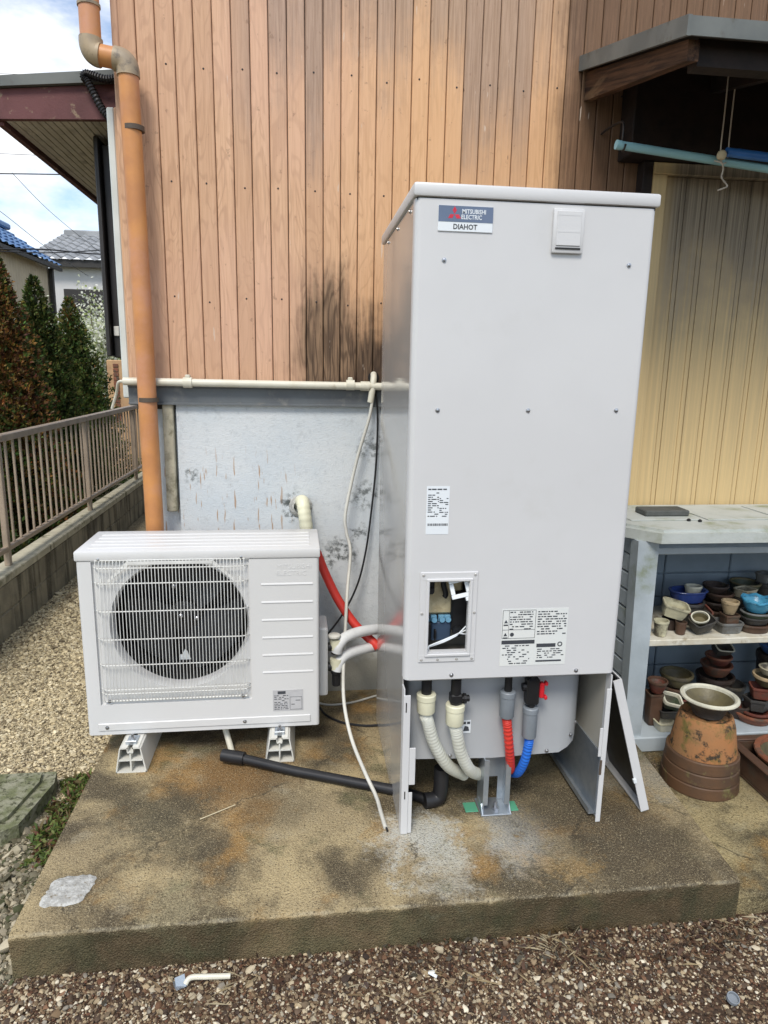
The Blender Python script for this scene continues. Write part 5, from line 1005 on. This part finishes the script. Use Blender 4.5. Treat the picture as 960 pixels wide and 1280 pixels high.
# ------------------------------------------------------------------ conifers, blossom, weeds behind the fence
def conifer(x, y, h, R, n, pal, label, seed):
    rd = random.Random(seed); t_ = thing('conifer', (x, y, GZ), label, 'tree', 'conifers behind the fence')
    b = MB(); b.tube([(x, y, GZ), (x+.01, y, .3), (x, y, h*.6), (x, y, h*.95)], .05, 8, rfun=lambda i, k: (.06, .045, .025, .006)[i]); build(b, 'trunk', 'bark', t_)
    b = MB(); cols = []; ph = [rd.uniform(0, 6.28) for _ in range(6)]; z0 = GZ+.12
    def prof(t, a): return R*(min(1, t*7+.55))*((1-t)**.82)*(1+.10*math.sin(3*a+ph[0]+t*9)+.15*math.sin(7*a+ph[1]-t*21)+.16*math.sin(9*a+ph[2]+t*43))+.012
    def spray(p, d, L_, w, c_):
        s_ = d.cross(Vector((rd.uniform(-1, 1), rd.uniform(-1, 1), rd.uniform(-.4, .4)))); s_ = s_.normalized()*w if s_.length > 1e-5 else Vector((w, 0, 0)); m_ = p+d*(L_*.5)
        b.quad(p-s_*.25, m_-s_, p+d*L_, m_+s_); cols.append(c_)
    for i in range(n):
        t = 1-math.sqrt(rd.random()) if i % 5 else rd.random(); a = rd.uniform(0, 2*PI); rr = prof(t, a)*(1-.55*rd.random()**1.6); zz = z0+t*(h-z0)
        p = Vector((x+rr*math.cos(a), y+rr*math.sin(a), zz)); d = Vector((math.cos(a)*.8+rd.gauss(0, .35), math.sin(a)*.8+rd.gauss(0, .35), .75+rd.gauss(0, .35))).normalized()
        pc = pal(rd, t, a, x+rr*math.cos(a)); clump_shade = 1+.45*math.sin(9*a+ph[2]+t*43)+.25*math.sin(17*a-t*60); pc = tuple(q*max(.45, clump_shade) for q in pc); L0 = rd.uniform(.022, .05)  # clump bulges painted lighter and hollows darker, imitating light on the foliage
        for k in range(3): spray(p, (d+Vector((rd.gauss(0, .35), rd.gauss(0, .35), rd.gauss(0, .35)))).normalized(), L0*rd.uniform(.7, 1.1), L0*.17, tuple(q*rd.uniform(.7, 1.25) for q in pc))
    for i in range(n//5):
        t = 1-math.sqrt(rd.random()); a = rd.uniform(0, 2*PI); rr = prof(t, a)*rd.uniform(.1, .55); p = Vector((x+rr*math.cos(a), y+rr*math.sin(a), z0+t*(h-z0)*.93))
        d = Vector((rd.gauss(0, 1), rd.gauss(0, 1), .6+rd.gauss(0, .5))).normalized(); spray(p, d, .11, .03, pal(rd, t, a, x))
    cr2 = colored('crown', b, 'leaf', cols, org=(x, y, GZ)); cr2.parent = t_; cr2.location = (0, 0, 0); return t_
G1 = [(.060, .095, .022), (.085, .12, .028), (.045, .075, .02), (.13, .145, .035)]; B1 = [(.21, .11, .03), (.16, .085, .03), (.25, .15, .045), (.11, .055, .03)]
def pal_brown(rd, t, a, x): return rd.choice(B1) if rd.random() < .28+.62*min(1, max(0, math.sin(a*1.5+t*6+2.)*.5+.5)) else rd.choice(G1)
def pal_green(rd, t, a, x): return rd.choice(B1[:1]+[(.15, .15, .04)]) if rd.random() < .05+.5*max(0, t-.8)*4 else rd.choice(G1)
def pal_dark(rd, t, a, x): return tuple(q*.8 for q in rd.choice(G1))
conifer(-2.66, 4.1, 2.26, .52, 17000, pal_brown, 'browning conifer with rust-coloured foliage behind the fence', 1)
conifer(-2.74, 5.15, 2.14, .52, 15000, pal_dark, 'dark green conifer between the browning conifer and the slender one', 2)
conifer(-2.86, 6.5, 2.08, .60, 15000, pal_green, 'green conifer with golden tip beside the white blossom shrub', 3)
conifer(-2.75, 3.0, 1.75, .50, 8000, pal_dark, 'low dark conifer at the near end of the fence garden', 4)
# white blossoming shrub
bs = thing('blossom_shrub', (-3.75, 10.2, GZ), 'shrub covered in white blossom in front of the white house', 'shrub')
b = MB(); rd = random.Random(5); tips = []
for k in range(40):
    a = rd.uniform(0, 6.28); rr = rd.uniform(.1, 1.05); top_ = Vector((-3.75+rr*math.cos(a), 10.2+rr*math.sin(a), rd.uniform(1.4, 2.55)-rr*.25)); base_ = Vector((-3.75+.1*math.cos(a), 10.2+.1*math.sin(a), GZ))
    mid_ = base_.lerp(top_, .5)+Vector((.1*math.cos(a), .1*math.sin(a), .1)); b.tube(spline([base_, mid_, top_], 4), .012, 5, rfun=lambda i, n: .016*(1-i/n)+.003); tips.append((mid_, top_))
build(b, 'branches', 'bark', bs)
b = MB(); cols = []
for k in range(22000):
    m_, t2 = rd.choice(tips); f_ = rd.uniform(-.45, 1.08); p = m_.lerp(t2, f_)+Vector((rd.gauss(0, .11), rd.gauss(0, .11), rd.gauss(0, .11))); s_ = rd.uniform(.014, .030)
    d = Vector((rd.gauss(0, 1), rd.gauss(0, 1), rd.gauss(0, 1))).normalized(); e_ = d.orthogonal().normalized()*s_; g_ = d.cross(e_).normalized()*s_; b.quad(p-e_, p-g_, p+e_, p+g_); cols.append(rd.choice([(.74, .76, .68), (.78, .78, .70), (.70, .73, .58), (.62, .66, .42), (.24, .30, .10)]))
fl_ = colored('blossom', b, 'leaf', cols, org=(-3.75, 10.2, GZ)); fl_.parent = bs; fl_.location = (0, 0, 0)

# ------------------------------------------------------------------ neighbouring houses
def tile_roof(P00, P10, P01, P11, nu, nv, amp, per):     # corrugated tile field: P00-P10 eave, P01-P11 top
    P00, P10, P01, P11 = map(Vector, (P00, P10, P01, P11)); b = MB(); L_ = (P10-P00).length; nm = (P10-P00).cross(P01-P00).normalized()
    if nm.z < 0: nm = -nm
    for j in range(nv*2):
        t_ = (j//2+(j % 2)*.999)/nv
        for i in range(nu+1):
            s_ = i/nu; p = (P00.lerp(P10, s_)).lerp(P01.lerp(P11, s_), t_); b.v.append(p+nm*(amp*(.5+.5*math.cos(2*PI*s_*L_/per))+(0.03 if j % 2 == 0 else 0)))
    m_ = nu+1; b.f = [(j*m_+i, j*m_+i+1, (j+1)*m_+i+1, (j+1)*m_+i) for j in range(nv*2-1) for i in range(nu)]; return b
h1_ = thing('house', (-6.4, 11, GZ), 'neighbour house with blue tiled roof and beige corrugated wall', 'house')
b = MB(); pts = [(-5.5+(.012 if i % 2 else 0), 8.6+i*.06) for i in range(88)]; b.prism(pts+[(-8, pts[-1][1]), (-8, 8.6)], 'z', GZ, 3.36); build(b, 'wall', 'far_wall_beige', h1_, smooth=0)
rf = build(tile_roof((-5.28, 8.2, 3.34), (-5.28, 14.0, 3.34), (-6.1, 8.2, 3.92), (-6.1, 13.2, 3.92), 260, 5, .035, .27), 'roof', 'roof_tile_blue', h1_, smooth=60)
build(MB().box(-6.24, -5.96, 8.2, 13.3, 3.93, 4.05, .03), 'ridge_cap', 'roof_tile_blue', rf); build(MB().box(-5.33, -5.27, 8.2, 14.0, 3.27, 3.335), 'eave_board', 'far_dark', rf, smooth=0)
b = MB(); b.prism([(-5.3, 3.33), (-6.1, 3.90), (-7, 3.33)], 'y', 8.3, 13.2); build(b, 'gable', 'far_wall_beige', rf, smooth=0)
build(MB().box(-5.47, -5.40, 13.75, 13.85, GZ, 3.3), 'downpipe', 'far_dark', h1_, smooth=0)
h2_ = thing('house', (-4.5, 18, GZ), 'white plastered neighbour house with grey tiled roof', 'house')
build(MB().box(-6.2, -2.0, 16.0, 21, GZ, 3.74), 'wall', 'far_wall_white', h2_, smooth=0)
build(MB().box(-5.9, -3.6, 15.96, 16.0, 2.5, 3.12), 'window_band', 'far_dark', h2_, smooth=0)
rf2 = build(tile_roof((-6.6, 15.7, 3.72), (-1.6, 15.7, 3.72), (-6.6, 18.6, 4.75), (-1.6, 18.6, 4.75), 220, 9, .06, .28), 'roof', 'roof_tile_grey', h2_, smooth=60)
build(MB().box(-6.6, -1.6, 15.74, 15.8, 3.60, 3.77), 'eave_board', 'far_dark', rf2, smooth=0); build(MB().box(-6.6, -1.6, 18.5, 18.8, 4.72, 4.9, .03), 'ridge_cap', 'roof_tile_grey', rf2)
gp = thing('gate_pillar', (-2.2, 8.2, GZ), 'tan garden wall pillar with a brick strip beyond the fence', 'pillar')
xa, xb2 = at(134, 470, y=8.2).x, at(172, 470, y=8.2).x; zt = at(145, 450, y=8.2).z; build(MB().box(xa, xb2, 8.2, 8.4, GZ, zt, .01), 'pillar_body', 'brick_orange', gp)
xs_ = at(142, 470, y=8.2).x; bmz = tomesh(MB().box(0, .07, -.012, 0, 0, .05, .003), 'brick', 'pot_terracotta')
for k in range(14): piece(bmz, 'brick', gp, tuple(Vector((xs_, 8.199, zt-.10-k*.06))-gp.location))

# ------------------------------------------------------------------ overhead wires
def wire(pts, r, label): run('overhead_wire', pts, r, 'wire_dark', label, 'wire', 6, 6)
wire([at(-60, 216, y=13), at(0, 217, y=13), at(70, 218, y=13.4), at(300, 222, y=15)], .011, 'thick horizontal overhead wire below the eave')
wire([at(-60, 189, y=14), at(0, 192, y=14), at(45, 194, y=14), at(300, 206, y=15)], .005, 'thin horizontal overhead wire above the thick one')
wire([at(15, 216, y=13), at(60, 262, y=14), at(112, 305, y=15), at(160, 340, y=16)], .005, 'thin wire slanting down from the thick wire')
wire([at(-30, 245, y=12), at(0, 264, y=12), at(60, 311, y=13), at(110, 345, y=15.2)], .005, 'thin slanting wire over the blue roof')
wire([at(-60, 308, y=9.5), at(0, 311, y=9.5), at(60, 312, y=10), at(135, 318, y=10.5), at(300, 318, y=11)], .011, 'wire crossing in front of the blue and grey roofs, upper strand')
wire([at(-60, 310, y=9.6), at(0, 314, y=9.6), at(60, 316, y=10.1), at(135, 312, y=10.6), at(300, 300, y=11)], .008, 'wire crossing in front of the blue and grey roofs, lower strand')
wire([at(-60, 91, y=14), at(0, 92, y=14), at(100, 96, y=14), at(300, 104, y=15)], .004, 'faint wire against the cloud above the eave')

# ------------------------------------------------------------------ scraps on the gravel and slab
q0_, q1_ = at(232, 1226, z=-.105), at(288, 1220, z=-.105)
sr = thing('cable_scrap', tuple(q0_), 'scrap of white conduit with a bent metal strap on the gravel', 'scrap'); run_ = MB(); run_.tube(spline([q0_+Vector((0, -.006, -.004)), q0_+Vector((.012, .004, .004)), q0_.lerp(q1_, .5)+Vector((0, .002, .003)), q1_], 6), .0065, 10); build(run_, 'conduit_piece', 'cream_pvc', sr)
T_ = Matrix.Translation(q0_+Vector((-.012, -.004, .0))) @ Matrix.Rotation(D(25), 4, 'Z'); b = MB(); b.box(-.012, .012, -.004, -.002, -.012, .016, T=T_ @ Matrix.Rotation(D(-30), 4, 'X')); b.box(-.014, .008, -.012, .012, -.006, -.004, T=T_ @ Matrix.Rotation(D(18), 4, 'Y')); build(b, 'metal_strap', 'galvanized', sr)
q = at(915, 1250, z=-.112); b = MB(); b.lathe(tuple(q), [(.0, .0), (.012, .0), (.0145, .003), (.0145, .012), (.0125, .012), (.012, .004), (.0, .004)], 18, T=Matrix.Rotation(D(20), 4, 'X')); build(b, 'bottle_cap', 'collar_grey', label='small grey bottle cap lying open side up on the gravel', cat='bottle cap')
q = at(541, 1219, z=-.108); b = MB(); b.box(q.x-.012, q.x+.012, q.y-.004, q.y+.004, q.z, q.z+.004, .001, T=Matrix.Translation(q) @ Matrix.Rotation(D(-40), 4, 'Z') @ Matrix.Translation(-q)); b.box(q.x-.01, q.x+.006, q.y+.004, q.y+.010, q.z, q.z+.005, .001); build(b, 'plastic_scrap', 'badge_white', label='tiny white plastic scrap on the gravel below the slab', cat='scrap')
b = MB(); b.tube([at(250, 1024, z=.004), at(272, 1015, z=.005), at(294, 1006, z=.004)], .0016, 6); build(b, 'straw_stalk', 'wood_knob', label='single dry straw stalk lying on the slab', cat='straw')
blo = mossy = MB(); mossy.prism([(-1.75, .215), (-1.225, .215), (-1.185, .25), (-1.150, .47), (-1.165, .54), (-1.75, .54)], 'z', GZ-.01, -.066); mb_ = build(mossy, 'drain_cover', 'mossy_concrete', label='mossy concrete drain cover block at the slab corner', cat='drain cover', smooth=0)
b = MB(); b.prism([(-1.74, .25), (-1.245, .25), (-1.225, .275), (-1.195, .46), (-1.205, .515), (-1.74, .515)], 'z', -.0659, -.052); build(b, 'lid_slab', 'mossy_concrete', mb_, smooth=0)
